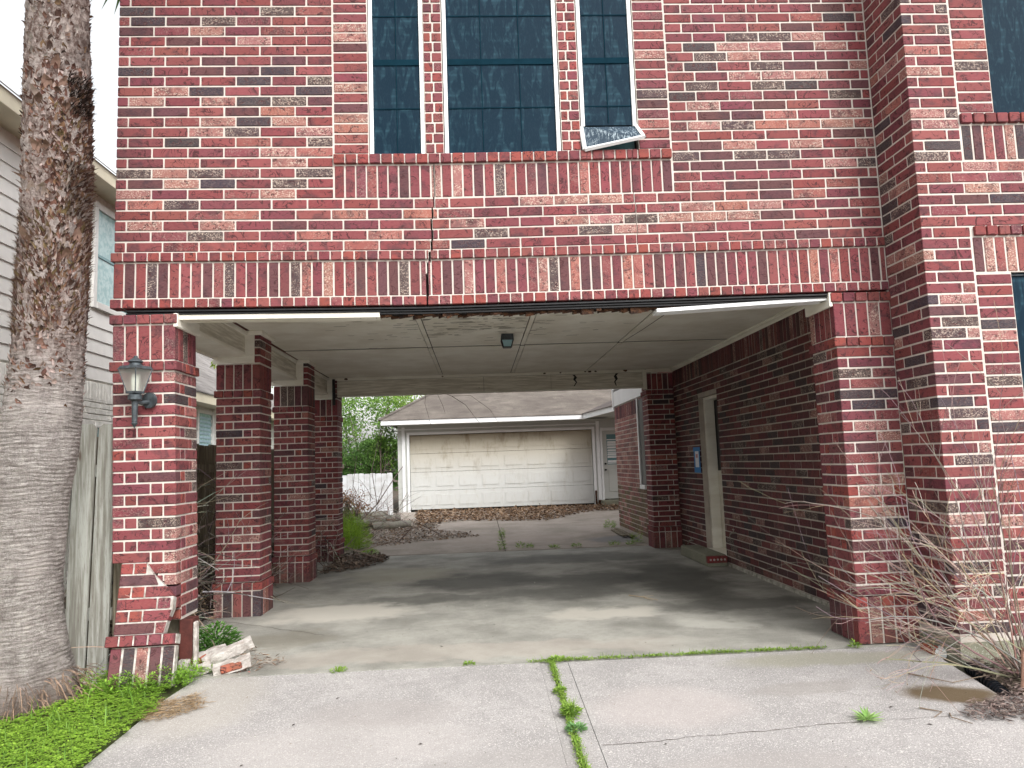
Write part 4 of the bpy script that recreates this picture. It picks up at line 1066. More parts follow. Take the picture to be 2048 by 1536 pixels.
weed('weed_clump', (-2.0, .62, 0), 700, .26, .26, 'dark green leafy weeds growing beside the broken front pier', l=(.03, .06), cols=((.06, .17, .03), (.16, .34, .07)), wide=.02)
weed('grass_tuft', (-2.15, 7.5, .02), 1500, .55, .42, 'bright yellow green tuft growing behind the back left pier', l=(.04, .10), cols=((.20, .36, .03), (.42, .62, .07)), blades=150, cat='grass')
weed('grass_tuft', (-2.5, 9.4, .06), 1300, .6, .45, 'second bright green tuft further back by the white fence', l=(.04, .10), cols=((.16, .32, .03), (.36, .55, .07)), blades=200, cat='grass')
weed('grass_tuft', (-1.75, 6.75, .0), 300, .22, .10, 'small low green patch at the corner of the carport slab', l=(.03, .05), cols=((.18, .34, .03), (.36, .55, .07)), cat='grass')

# litter
def litter(name, region, n, h, size, pal, lab, flat=.4, kind='stuff', wf=.5, cat='leaf litter'):
    m = MB(); xs_ = [p[0] for p in region]; ys_ = [p[1] for p in region]; c = 0; tries = 0
    while c < n and tries < n * 30:
        tries += 1; x, y = U(min(xs_), max(xs_)), U(min(ys_), max(ys_))
        if not inside(x + .05 * noise.noise(Vector((x * 8, y * 8, 1))), y + .08 * noise.noise(Vector((x * 8, y * 8, 5))), region): continue
        cc = random.choice(pal); j = U(.7, 1.2); d = rv(-flat, flat); d.z *= .6
        leaf(m, Vector((x, y, gz(y) + .006 + U(0, h))), d, Vector((U(-.4, .4), U(-.4, .4), 1)), U(*size), U(*size) * wf, (cc[0] * j, cc[1] * j, cc[2] * j, 1), U(-.3, .5)); c += 1
    return tag(m.build(name, LITTER), lab, cat, kind=kind)
TAN = [(.26, .165, .10), (.34, .23, .145), (.19, .11, .07), (.42, .31, .22), (.14, .085, .055)]
GREY = [(.27, .23, .20), (.34, .29, .25), (.17, .14, .12), (.42, .37, .32)]
litter('fallen_leaves', [(-1.6, 13.9), (-1.3, 10.9), (-.5, 11.6), (.6, 11.2), (1.4, 10.9), (2.6, 12.7), (4.2, 12.8), (4.4, 14.5), (-1.6, 14.5)], 6500, .05, (.05, .11), TAN, 'brown fallen leaves drifted along the garage door')
litter('fallen_leaves', [(-2.3, 8.0), (-1.6, 7.55), (-1.1, 8.0), (0.0, 8.5), (-.3, 9.3), (-.9, 10.0), (-.8, 11.8), (-2.1, 12.6), (-2.6, 10)], 4200, .02, (.03, .08), GREY + TAN[:2], 'grey weathered leaves spread on the rear driveway')
litter('pine_straw', [(-2.02, -.45), (-1.75, -.35), (-1.68, -.6), (-1.85, -.75), (-2.03, -.72)], 1100, .010, (.03, .08), [(.36, .25, .14), (.26, .17, .09), (.42, .31, .19)], 'small patch of dry straw at the driveway edge', .12, wf=.07)
litter('dry_debris', [(-2.0, .05), (-1.55, .0), (-1.4, .25), (-1.6, .5), (-2.0, 1.1), (-2.15, .6)], 500, .03, (.03, .09), TAN + GREY, 'dry twigs and leaf debris round the rubble pile', .2, wf=.14)
litter('dry_debris', [(-2.1, 4.6), (-1.55, 5.2), (-1.35, 5.9), (-1.5, 6.4), (-2.1, 6.6)], 1100, .05, (.04, .10), [(.10, .075, .06), (.18, .13, .10), (.26, .2, .16)], 'dark brown leaf pile at the foot of the back left pier', .4)
litter('mulch', [(2.92, -1.02), (3.3, -.85), (4.4, -.9), (4.6, -1.5), (3.2, -1.33), (2.75, -1.36), (2.5, -1.28), (2.62, -1.17)], 6500, .035, (.02, .06), [(.16, .11, .10), (.24, .18, .16), (.09, .06, .055), (.30, .24, .21)], 'shredded brown bark mulch spilling onto the driveway', .3, cat='mulch', wf=.22)
litter('mulch', [(3.06, -.48), (6, -.48), (6, -.95), (3.0, -1.0), (2.98, -.7)], 3500, .03, (.03, .08), [(.10, .07, .06), (.16, .12, .10), (.05, .035, .03), (.22, .18, .14)], 'dark bark mulch in the bed under the bare shrub', .3, cat='mulch', wf=.3)

# ---------------------------------------------------------------- rubble at the left pier
RUB = MAT['white_mortar']
def chunk(name, c, size, rot, lab, redside=False):
    th = empty(name, c); tag(th, lab, 'rubble', 'mortar covered brick rubble beside the broken pier'); th.rotation_euler = rot
    m = MB(); sx, sy_, sz = size; nx, ny, nz = 7, 4, 3; idx = {}; vs = []; fs = []
    def V(i, j, k):
        key = (i, j, k)
        if key not in idx:
            p = Vector(((i / nx - .5) * sx, (j / ny - .5) * sy_, (k / nz - .5) * sz)); q = p * 17 + Vector(c) * 9
            p += Vector((noise.noise(q), noise.noise(q + Vector((5, 0, 0))), noise.noise(q + Vector((0, 7, 0))))) * .014; idx[key] = len(vs); vs.append(p)
        return idx[key]
    for i in range(nx):
        for j in range(ny): fs += [(V(i, j, nz), V(i + 1, j, nz), V(i + 1, j + 1, nz), V(i, j + 1, nz)), (V(i, j, 0), V(i, j + 1, 0), V(i + 1, j + 1, 0), V(i + 1, j, 0))]
        for k in range(nz): fs += [(V(i, 0, k), V(i + 1, 0, k), V(i + 1, 0, k + 1), V(i, 0, k + 1)), (V(i, ny, k), V(i, ny, k + 1), V(i + 1, ny, k + 1), V(i + 1, ny, k))]
    for j in range(ny):
        for k in range(nz): fs += [(V(0, j, k), V(0, j, k + 1), V(0, j + 1, k + 1), V(0, j + 1, k)), (V(nx, j, k), V(nx, j + 1, k), V(nx, j + 1, k + 1), V(nx, j, k + 1))]
    m.add(vs, fs); m.build('mortar_lump', RUB, th)
    if redside: MB().cbox(-sx * .3, sx * .28, -sy_ / 2 - .008, -sy_ * .1, -sz * .3, sz * .48, .006, colr=(.40, .12, .07, .4)).build('brick', BR, th)
chunk('brick_rubble', (-1.78, .20, .105), (.34, .07, .06), (.30, -.34, .35), 'longest white crusted rubble piece on top of the pile by the broken pier')
chunk('brick_rubble', (-1.93, .26, .075), (.24, .08, .06), (.2, -.26, .40), 'rubble piece showing red brick, behind on the pile by the broken pier', True)
chunk('brick_rubble', (-1.71, .07, .045), (.24, .08, .06), (.25, -.22, .22), 'lowest white rubble block at the right end of the pile', True)
chunk('brick_rubble', (-1.95, .05, .03), (.20, .08, .045), (.1, -.12, .5), 'thin flat rubble piece half hidden in the weeds at the pile foot', False)
litter('mortar_crumbs', [(-2.05, -.02), (-1.6, -.03), (-1.5, .15), (-1.7, .4), (-2.05, .4)], 160, .01, (.01, .03), [(.5, .47, .43), (.35, .12, .09), (.6, .57, .52)], 'crumbs of mortar and brick round the rubble pile', .3, cat='rubble')

# black drain pipe, pvc end and brick end beside the driveway
pp = MB(); pts = [(3.10, -.36, -.045), (3.06, -.60, -.055), (3.00, -.85, -.075), (2.97, -1.02, -.09)]
for i in range(40):
    t_ = i / 39 * 2.999; k = int(t_); f = t_ - k; a, b_ = Vector(pts[k]), Vector(pts[k + 1]); p = a.lerp(b_, f); q = a.lerp(b_, min(1, f + .03)); pp.tube([p, q], .040 if i % 2 else .034, n=12)
tag(pp.build('drain_pipe', simple('black_plastic', (.012, .014, .018), .35, .1, 9)), 'black corrugated drain pipe lying between the driveway edge and the wing', 'pipe')
m = MB(); m.tube([(3.01, -.30, -.005), (3.05, -.24, .0)], .035, n=14); tag(m.build('pipe_stub', WHITE), 'short white plastic pipe stub at the driveway corner', 'pipe')
m = MB().cbox(2.97, 3.03, -.27, -.13, -.03, .03, .004, colr=(.4, .1, .06, .3)); tag(m.build('loose_brick', BR), 'single loose red brick lying at the driveway corner by the right pier', 'brick')

# stray bits on the driveway
m = MB()
for (x, y) in ((.9, -1.4), (-.9, -.55), (-1.05, -.9), (-.35, -1.25), (2.3, -1.35), (-.3, .5), (.1, 1.2), (1.5, -.25), (2.2, -1.1), (-1.2, -1.4)):
    leaf(m, Vector((x, y, gz(y) + .004)), rv(0, .2), Vector((0, 0, 1)), U(.02, .035), .012, (.05, .04, .035, 1))
for i in range(260):
    x, y = U(-2, 3), U(.1, 6.2); leaf(m, Vector((x, y, .003)), rv(0, .2), Vector((0, 0, 1)), U(.006, .02), .006, random.choice([(.05, .04, .03, 1), (.6, .58, .5, 1), (.1, .07, .05, 1)]))
for i in range(120):
    x, y = U(-1.9, 3), U(-1.9, -.1); leaf(m, Vector((x, y, gz(y) + .003)), rv(0, .2), Vector((0, 0, 1)), U(.005, .014), .005, random.choice([(.05, .04, .03, 1), (.7, .68, .6, 1), (.2, .13, .08, 1)]))
tag(m.build('stray_litter', LITTER), 'tiny leaf scraps and grit scattered over the concrete', 'litter', kind='stuff')
def twig(name, pts, r, lab, c=(.20, .15, .11), grp=None, cat='twig', subs=()):
    m = MB(); m.tube(pts, r, r * .5, 6, colr=(*c, 1))
    for s_ in subs: m.tube(s_, r * .6, r * .3, 5, colr=(*c, 1))
    return tag(m.build(name, TWIG), lab, cat, grp)
g = gz
twig('twig', [(2.60, -.62, g(-.62) + .01), (2.68, -.72, g(-.72) + .012), (2.76, -.80, g(-.8) + .01)], .005, 'thin bent twig lying on the driveway edge below the right pier', subs=([(2.76, -.80, g(-.8) + .01), (2.95, -.78, g(-.8) + .03), (3.15, -.74, g(-.74) + .03)],))
twig('twig', [(2.36, -1.13, g(-1.13) + .006), (2.44, -1.20, g(-1.2) + .008), (2.36, -1.26, g(-1.26) + .006)], .004, 'small forked twig on the concrete beside the rust stain')
twig('twig', [(2.47, -1.22, g(-1.22) + .006), (2.44, -1.28, g(-1.28) + .010), (2.50, -1.36, g(-1.36) + .006)], .004, 'small curved twig on the concrete next to the mulch')
twig('twig', [(1.45, 2.25, .008), (1.55, 2.05, .02), (1.66, 1.93, .008)], .006, 'little dry sprig lying on the carport floor near the wall', (.42, .34, .24), subs=([(1.52, 2.12, .015), (1.66, 2.1, .02)], [(1.55, 2.05, .015), (1.6, 1.9, .012)]))

# ---------------------------------------------------------------- palm tree
palm = empty('palm_tree', (-2.86, -.35, 0)); tag(palm, 'thick grey palm trunk with shaggy brown leaf bases, left of the house', 'tree')
PRS = 1
PR = [(-.10, -2.86, .40), (.0, -2.86, .36), (.10, -2.865, .325), (.25, -2.88, .29), (.5, -2.895, .262), (.75, -2.90, .252), (1.2, -2.87, .246), (1.5, -2.81, .242), (1.8, -2.775, .228), (2.1, -2.752, .214), (2.5, -2.74, .210), (2.9, -2.725, .208), (3.4, -2.727, .206), (3.9, -2.74, .202), (4.6, -2.757, .185), (5.5, -2.77, .18), (6.6, -2.78, .18)]
def pr(z):
    for (za, xa, ra), (zb, xb, rb) in zip(PR, PR[1:]):
        if za <= z <= zb: f = (z - za) / (zb - za); return xa + (xb - xa) * f, (ra + (rb - ra) * f) * (.965 if z > 1.8 else .985)
    return PR[-1][1], PR[-1][2]
m = MB(); NA, NZ = 100, 860; vs = []
for i in range(NZ + 1):
    z = -.10 + 2.5 * i / 560 if i <= 560 else 2.4 + 4.1 * (i - 560) / 300
    cx, r = pr(z)
    for j in range(NA):
        a = 2 * math.pi * j / NA; q = Vector((math.cos(a), math.sin(a), 0))
        rough = .004 + .012 * max(0, min(1, (z - 1.7) / .6)); lowr = max(0, 1 - z / .5)
        dd = .004 * noise.noise(Vector((q.x * 3, q.y * 3, z * 60))) * (1 if z < 2.2 else .3) + rough * noise.noise(Vector((q.x * 7, q.y * 7, z * 14))) + .008 * noise.noise(Vector((q.x * 1.5, q.y * 1.5, z * 2)))
        dd += (.0032 * math.sin(z * 245 + 5 * noise.noise(Vector((q.x * 1.7, q.y * 1.7, z * 5)))) * (.4 + .9 * abs(noise.noise(Vector((q.x * 5, q.y * 5, z * 9))))) if z < 2.3 else 0)
        dd += rough * .7 * noise.noise(Vector((q.x * 18, q.y * 18, z * 32))) + lowr * .03 * noise.noise(Vector((q.x * 3, q.y * 3, z * 5)))
        vs.append((cx + q.x * (r + dd), -.35 + q.y * (r + dd), z))
m.add(vs, [(i * NA + j, i * NA + (j + 1) % NA, (i + 1) * NA + (j + 1) % NA, (i + 1) * NA + j) for i in range(NZ) for j in range(NA)])
o = m.build('trunk', BARK, palm, smooth=True); o.location = -palm.location
m = MB()
def flap(z, a, l, w_, out, c, curl=0.0, up=-.2):
    cx, r = pr(z); q = Vector((math.cos(a), math.sin(a), 0)); s = Vector((-math.sin(a), math.cos(a), 0)); p = Vector((cx, -.35, z)) + q * (r - .004)
    d1 = (q * out + Vector((0, 0, 1)) * (.7 + up) + s * U(-.5, .5)).normalized(); d2 = (d1 + q * curl + Vector((0, 0, U(-.9, .2))) * curl + s * U(-.4, .4)).normalized()
    b1 = p + d1 * l * .5; t = b1 + d2 * l * .5
    e = q * w_ * .18
    m.add([p - s * w_ * .5, p + s * w_ * .5, b1 + s * w_ * .42 + e, b1 - s * w_ * .42 + e, b1, t], [(0, 1, 4), (1, 2, 4), (0, 4, 3), (3, 4, 5), (4, 2, 5)], 0, c)
BRN = [(.15, .08, .06), (.22, .14, .11), (.10, .055, .045), (.34, .28, .25), (.075, .048, .04), (.44, .38, .35), (.19, .12, .07), (.40, .35, .325), (.36, .32, .30)]
for i in range(5200):
    z = U(1.75, 4.9); a = U(-math.pi, math.pi * .2)
    right = .5 + .5 * math.cos(a + .3)
    dens = 0
    if 2.28 < z < 2.98: dens = .95
    elif 2.98 <= z < 3.25: dens = .55 + .3 * right
    elif 3.25 <= z < 3.75: dens = .25 + .65 * right
    elif 3.75 <= z < 4.05: dens = .35 + .5 * right
    elif z >= 4.05: dens = .10 + .45 * right * (R() < .8)
    elif z > 1.9: dens = .15 + .4 * right
    else: dens = .07
    dens *= .55 + .9 * (noise.noise(Vector((math.cos(a) * 3, math.sin(a) * 3, z * 3))) + .45)
    if R() > dens: continue
    c = random.choice(BRN[:3] + BRN[4:5] + BRN[6:7] + BRN) if (2.28 < z < 4.05 and (right > .45 or z < 3) and R() < .85) else random.choice(BRN); j = U(.7, 1.2); c = (c[0] * j * (1.12 if z < 4.05 else 1), c[1] * j, c[2] * j, 1)
    if 2.28 < z < 2.98: flap(z, a, U(.02, .07), U(.006, .018), U(.05, .42), c, U(0, .8), U(0, .7))
    else: flap(z, a, U(.02, .055), U(.012, .04), U(.05, .35), c, U(0, .8), U(-.4, .4))
for i in range(3200):
    z = U(2.25, 3.02) if R() < .75 else U(3.0, 3.75); a = U(-math.pi, math.pi * .2) if z < 3.02 else U(-1.2, .4)
    if R() > .75 + 1.2 * noise.noise(Vector((math.cos(a) * 3, math.sin(a) * 3, z * 4))) - 1.2 * max(0, 2.42 - z): continue
    c = random.choice([(.13, .065, .05), (.19, .10, .075), (.08, .045, .036), (.24, .15, .10), (.17, .12, .06), (.33, .25, .21)]); j = U(.75, 1.2)
    flap(z, a, U(.025, .075), U(.008, .024), U(.1, .55), (c[0] * j, c[1] * j, c[2] * j, 1), U(0, 1.1), U(-.2, .6))
for i in range(30):                                        # larger torn leaf bases
    z = random.choice([U(3.72, 4.0), U(3.1, 3.5), U(3.75, 3.95), U(2.6, 3.0)]); a = U(-2.0, .1); c = random.choice([(.30, .19, .15), (.20, .12, .09), (.40, .31, .27), (.14, .085, .065)])
    flap(z, a, U(.06, .12), U(.04, .08), U(.12, .42), (*c, 1), U(.3, 1.3), U(-.3, .3))
for i in range(420):                                       # black fibre beard, right side
    z = U(3.70, 3.98); a = U(-.75, .05); flap(z, a, U(.04, .10), .004, U(.5, 1.0), (.03, .022, .02, 1), U(.5, 1.6), -.3)
for i in range(260):
    z = U(2.98, 3.35); a = U(-.8, .1); flap(z, a, U(.04, .09), .018, U(.3, .8), (*random.choice(BRN), 1), U(.5, 1.6), -.1)
o = tag(m.build('leaf_bases', LITTER, palm), kind='stuff'); o.location = -palm.location
m = MB()
for i in range(500):
    a = U(-3.1, .6); r = U(.26, .44); q = Vector((math.cos(a), math.sin(a), 0)); p0 = Vector((-2.86, -.35, U(.0, .18))) + q * (r - .06); p1 = p0 + q * U(.04, .12) + Vector((U(-.05, .05), U(-.05, .05), -U(.02, .12)))
    m.tube([p0, (p0 + p1) / 2 + Vector((0, 0, .015)), p1], .003, .0015, 3, cap=False, colr=(*random.choice([(.20, .14, .10), (.30, .2, .14), (.12, .08, .06)]), 1))
o = tag(m.build('rootlets', TWIG, palm), kind='stuff'); o.location = -palm.location
# crown far above the frame
m = MB()
for k in range(26):
    a = k * 2.399; el = U(-.2, 1.0); d = Vector((math.cos(a) * math.cos(el), math.sin(a) * math.cos(el), math.sin(el))); p0 = Vector((-2.78, -.35, 6.5))
    pts = [p0 + d * t_ * 1.3 + Vector((0, 0, -.35 * t_ * t_)) for t_ in (0, .5, 1)]; m.tube(pts, .02, .01, 4, colr=(.2, .25, .08, 1))
    for j in range(16):
        b_ = (j / 15 - .5) * 2.2; dd = (d * math.cos(b_) + d.cross(Vector((0, 0, 1))).normalized() * math.sin(b_)); leaf(m, pts[-1], dd + Vector((0, 0, -.35)), Vector((0, 0, 1)), .8, .05, green((.04, .10, .02), (.09, .18, .04)))
o = m.build('crown', LEAF, palm); o.location = -palm.location

# ---------------------------------------------------------------- front fence (left of house) and side fences
def plank(parent, x0, x1, y0, y1, z0, z1, mat, dog=.03, sh=0, axis='x', rail=False, name='fence_board', th=.018):
    m = MB(); w_ = x1 - x0
    prof = [(x0, z0), (x1, z0), (x1, z1 - dog), (x1 - dog, z1), (x0 + dog, z1), (x0, z1 - dog)]
    vs = []
    for yv in (y0, y0 + th):
        for (x, z) in prof:
            X = x + sh * (z1 - z) ; vs.append((X, yv, z) if axis == 'x' else (yv, X, z))
    n = 6; f = [tuple(range(n)), tuple(range(2 * n - 1, n - 1, -1))] + [(i, i + n, (i + 1) % n + n, (i + 1) % n) for i in range(n)]
    if axis != 'x': f = [q[::-1] for q in f]
    m.add(vs, f)
    c = Vector(((x0 + x1) / 2, y0, z0)) if axis == 'x' else Vector((y0, (x0 + x1) / 2, z0))
    o = m.build(name, mat, parent, loc=c); o.location = c - parent.location
    return o
ff = empty('wooden_fence', (-3.2, .25, 0)); tag(ff, 'weathered grey green dog-eared plank fence between the palm and the front left pier', 'fence')
x = -2.672; i = 0
for (x0, x1, yo) in ((-2.700, -2.565, .22), (-2.852, -2.708, .20), (-3.000, -2.858, .21)):
    plank(ff, x0, x1, yo, yo, .0, 1.722 + U(-.01, .01), FENCE, sh=-.028 if i < 2 else -.05); i += 1
x = -3.008
while x > -5.2: plank(ff, x - .14, x, .21, .21, .0, 1.73 + U(-.02, .02), FENCE, sh=-.02); x -= .147
for z in (.35, 1.35): MB().cbox(-5.2, -2.60, .24, .28, z, z + .085, .004).build('rail', FENCE, ff).location = -ff.location
MB().cbox(-2.60, -2.53, .26, .34, -.02, 1.55, .004).build('post', FENCED, ff).location = -ff.location
sf = empty('side_fence', (-2.95, 6, 0)); tag(sf, 'dark weathered plank fence running back along the left side of the carport', 'fence')
y = .5
while y < 11.1: plank(sf, y, y + .138, -2.96, -2.96, .02, 1.66 + U(-.015, .015), FENCED, axis='y', dog=.02); y += .146
for z in (.3, 1.36): MB().cbox(-2.94, -2.90, .4, 11.2, z, z + .085, .004).build('rail', FENCED, sf).location = -sf.location
pf = empty('white_fence', (-3, 14.0, 0)); tag(pf, 'white painted vertical board fence left of the garage', 'fence')
x = -4.6; i = 0
while x < -2.28:
    th_ = 1.17 + .012 * i * 0 + U(-.015, .015); plank(pf, x, x + .135, 13.95, 13.95, .1, 1.20 + U(-.02, .02), PICKET, axis='x', dog=.015); x += .143; i += 1
MB().cbox(-4.6, -2.28, 13.975, 14.02, .9, .98, .004).build('rail', PICKET, pf).location = -pf.location

# ---------------------------------------------------------------- neighbour's house
nb = empty('neighbor_house', (-6, 5, 0)); tag(nb, 'pale two storey house with lap siding over white painted brick behind the fence', 'house')
NX0 = -5.0
def nbb(b, n, mt, kind=None):
    o = b.build(n, mt, nb); o.location = -nb.location
    if kind: o['kind'] = kind
    return o
NY0, NY1 = -3.0, 8.2
z = 2.62; i = 0
while z < 5.10:
    z1 = min(z + .178, 5.12)
    for (ya, yb) in (((NY0, 4.55), (6.2, NY1)) if (3.50 < z < 5.0) else ((NY0, NY1),)):
        m = MB(); m.add([(NX0 + .022, ya, z), (NX0 + .022, yb, z), (NX0 + .004, yb, z1 + .012), (NX0 + .004, ya, z1 + .012), (NX0, ya, z), (NX0, yb, z)], [(3, 2, 1, 0), (0, 1, 5, 4)]); nbb(m, 'siding_board', SIDING)
    z += .178
nbb(MB().box(-12, NX0, NY0, NY1, -.1, 5.2), 'wall_core', NBRICK)
m = MB(); k = 0; z = .02
while z < 2.34:
    for (a, e) in runs(NY0, NY1, None if k % 2 else .12):
        if 1.2 < z < 2.02 and 4.7 < (a + e) / 2 < 5.5: continue
        m.cbox(NX0 - .05, NX0 + .02 + U(0, .008), a, e, z, z + .066, .004)
    z += .077; k += 1
y = NY0
while y < NY1: m.cbox(NX0 - .05, NX0 + .024 + U(0, .006), y, y + .07, 2.36, 2.585, .004); y += .08
nbb(m, 'painted_bricks', NBRICK, 'stuff')
def nwin(y0, y1, z0, z1, t=.09):
    wd = empty('window', (0, 0, 0), nb); wd.location = -nb.location
    MB().box(NX0 - .02, NX0 + .012, y0, y1, z0, z1).build('glass', NGLASS, wd)
    MB().cbox(NX0, NX0 + .04, y0 - t, y0, z0 - t, z1 + t, .003).cbox(NX0, NX0 + .04, y1, y1 + t, z0 - t, z1 + t, .003).cbox(NX0, NX0 + .04, y0, y1, z1, z1 + t, .003).cbox(NX0, NX0 + .045, y0, y1, z0 - t, z0, .003).build('frame', SIDING, wd)
    MB().cbox(NX0 + .012, NX0 + .025, y0, y1, (z0 + z1) / 2 - .02, (z0 + z1) / 2 + .02, .002).build('sash_rail', GLASS, wd)
nwin(4.68, 6.1, 3.66, 4.92)
wd = empty('window', (0, 0, 0), nb); wd.location = -nb.location
MB().box(NX0 - .02, NX0 + .010, 4.80, 5.18, 1.2, 2.0).build('glass', GLASS, wd); MB().cbox(NX0, NX0 + .035, 5.18, 5.26, 1.2, 2.03, .003).cbox(NX0, NX0 + .035, 4.74, 5.26, 2.0, 2.035, .003).build('frame', SIDING, wd)
nbb(MB().cbox(-5.02, -4.66, NY0, NY1 + .3, 5.12, 5.16, .004), 'soffit', NTRIM)
nbb(MB().cbox(-4.66, -4.635, NY0, NY1 + .3, 5.10, 5.28, .004), 'fascia', NTRIM)
m = MB(); # roof over the tall part: lapped shingle courses
for k in range(26):
    x0 = -4.60 - k * .14; z0 = 5.28 + k * .14 * .85; m.add([(x0, NY0, z0), (x0, NY1 + .3, z0), (x0 - .15, NY1 + .3, z0 + .128), (x0 - .15, NY0, z0 + .128), (x0, NY0, z0 - .012), (x0, NY1 + .3, z0 - .012)], [(0, 1, 2, 3), (4, 5, 1, 0)])
nbb(m, 'roof', SHINGN)
# low rear part of the neighbor's house
NX1 = -6.0
nbb(MB().box(-12, NX1, NY1, 22, -.1, 2.9), 'rear_wing_wall', NBRICK)
m = MB(); k = 0; z = 1.1
while z < 2.85:
    for (a, e) in runs(NY1, 20, None if k % 2 else .12):
        if 10.9 < (a + e) / 2 < 12.0: continue
        m.cbox(NX1 - .05, NX1 + .02 + U(0, .008), a, e, z, z + .066, .004)
    z += .077; k += 1
nbb(m, 'painted_bricks', NBRICK, 'stuff')
nbb(MB().cbox(NX1, NX1 + .45, NY1, 20, 2.80, 2.84, .004), 'soffit', NTRIM)
nbb(MB().cbox(NX1 + .45, NX1 + .475, NY1, 20, 2.78, 2.98, .004), 'fascia', NTRIM)
wd = empty('window', (0, 0, 0), nb); wd.location = -nb.location
MB().box(NX1 - .02, NX1 + .01, 11.1, 11.95, 1.3, 2.66).build('glass', NGLASS, wd)
m = MB(); z = 1.35
while z < 2.62: m.cbox(NX1 + .012, NX1 + .022, 11.2, 11.85, z, z + .05, .003); z += .085
m.build('blind_slats', simple('pale_blue_blind', (.42, .58, .66), .6), wd)
MB().cbox(NX1, NX1 + .04, 11.02, 11.12, 1.25, 2.74, .003).cbox(NX1, NX1 + .04, 11.93, 12.03, 1.25, 2.74, .003).cbox(NX1, NX1 + .04, 11.12, 11.93, 2.66, 2.74, .003).build('frame', SIDING, wd)
m = MB(); rows = 0                                         # individually lapped shingles, joined
for k in range(22):
    x0 = NX1 + .50 - k * .15; z0 = 2.99 + k * .15 * .75; y = NY1 - .3 + (k % 2) * .13
    while y < 19:
        w_ = U(.22, .30); q = U(0, .012); m.add([(x0 + q, y, z0 + .012), (x0 + q, y + w_ - .012, z0 + .012), (x0 - .16, y + w_ - .012, z0 + .13), (x0 - .16, y, z0 + .13), (x0 + q, y, z0 - .012), (x0 + q, y + w_ - .012, z0 - .012)], [(0, 1, 2, 3), (4, 5, 1, 0)]); y += w_
nbb(m, 'roof_shingles', SHINGN, 'stuff')
m = MB(); x0 = NX1 + .49; m.add([(x0, NY1 - .3, 2.975), (x0, 19, 2.975), (x0 - 3.4, 19, 2.975 + 2.55), (x0 - 3.4, NY1 - .3, 2.975 + 2.55)], [(0, 1, 2, 3)]); nbb(m, 'roof_deck', BLACK)

# ---------------------------------------------------------------- detached garage
ga = empty('garage', (.6, 14.6, .16)); tag(ga, 'white garage with a mildewed panelled door and brown shingle roof behind the carport', 'garage')
def gb(b, n, mt, kind=None):
    o = b.build(n, mt, ga); o.location = -ga.location
    if kind: o['kind'] = kind
    return o
GY = 14.6
gb(MB().box(-2.10, -1.80, GY, GY + 5, .1, 2.45).box(3.06, 3.25, GY, GY + 5, .1, 2.45).box(-1.80, 3.06, GY, GY + 5, 2.17, 2.45).box(3.25, 6, GY + .0, GY + 5, 2.2, 2.45).box(3.98, 6, GY, GY + 5, .1, 2.2), 'wall', DOORW)
gb(MB().cbox(-1.99, -1.91, GY - .03, GY - .002, .14, 2.38, .004).cbox(-1.86, -1.79, GY - .035, GY - .002, .14, 2.24, .004).cbox(3.05, 3.12, GY - .035, GY - .002, .14, 2.24, .004).cbox(3.16, 3.25, GY - .03, GY - .002, .3, 2.38, .004).cbox(-1.79, 3.05, GY - .035, GY - .002, 2.17, 2.24, .004).cbox(-2.1, 3.2, GY - .02, GY - .002, 2.30, 2.33, .004), 'door_casing', WHITE)
gd = empty('garage_door', (.6, GY + .1, .2), ga); gd.location = Vector((.6, GY + .1, .2)) - ga.location
DX0, DX1, DZ0, DZ1 = -1.79, 3.05, .215, 2.165
for s_ in range(4):
    z0 = DZ0 + (DZ1 - DZ0) * s_ / 4; z1 = DZ0 + (DZ1 - DZ0) * (s_ + 1) / 4 - .006; tl = .0
    m = MB(); m.cbox(DX0, DX1, GY + .10, GY + .14, z0, z1, .004)
    for k in range(8):
        a = DX0 + (DX1 - DX0) * k / 8 + .075; e = DX0 + (DX1 - DX0) * (k + 1) / 8 - .075
        m.cbox(a - .028, e + .028, GY + .097, GY + .1, z0 + .075, z1 - .075, .0015); m.cbox(a, e, GY + .089, GY + .0965, z0 + .105, z1 - .105, .006)
    o = m.build('door_section', GDOOR, gd); o.location = -Vector((.6, GY + .1, .2))
gb(MB().box(-1.8, 3.06, GY + .2, GY + .22, .14, 2.3), 'dark_interior', BLACK)
gb(MB().cbox(3.06, 3.11, GY - .07, GY - .036, .12, .55, .006).cbox(3.14, 3.26, GY - .08, GY - .04, .15, .30, .01), 'rotted_casing', ROT)
# walk door
wd = empty('entry_door', (3.6, GY, .3), ga); wd.location = Vector((3.6, GY, .3)) - ga.location
def wb(b, n, mt): o = b.build(n, mt, wd); o.location = -Vector((3.6, GY, .3)); return o
wb(MB().cbox(3.32, 3.98, GY + .03, GY + .06, .32, 2.12, .003), 'leaf', DOORW)
wb(MB().cbox(3.26, 3.32, GY - .03, GY + .06, .3, 2.2, .004).cbox(3.32, 3.98, GY - .03, GY + .06, 2.12, 2.2, .004), 'frame', WHITE)
wb(MB().box(3.44, 3.98, GY + .022, GY + .03, 1.22, 2.02), 'glass', GLASS)
m = MB(); z = 1.24
while z < 2.0:
    if R() < .78: m.cbox(3.45, 3.97, GY + .014, GY + .021, z, z + .028, .002, M=Matrix.Rotation(U(-.003, .003), 4, 'Y'))
    z += .036
wb(m, 'blind_slats', WHITE)
wb(MB().cbox(3.46, 3.70, GY + .018, GY + .029, .5, 1.08, .006), 'raised_panel', DOORW)
m = MB()
for zz in (1.24, 1.08): m.lathe([(0, .03), (.025, .02), (.03, 0), (.02, -.02)], 10, (3.38, GY - .01, zz))
wb(m, 'knob', BLACK)
gb(MB().cbox(3.2, 4.4, GY - .5, GY + .02, .02, .30, .01), 'step', FOUND)
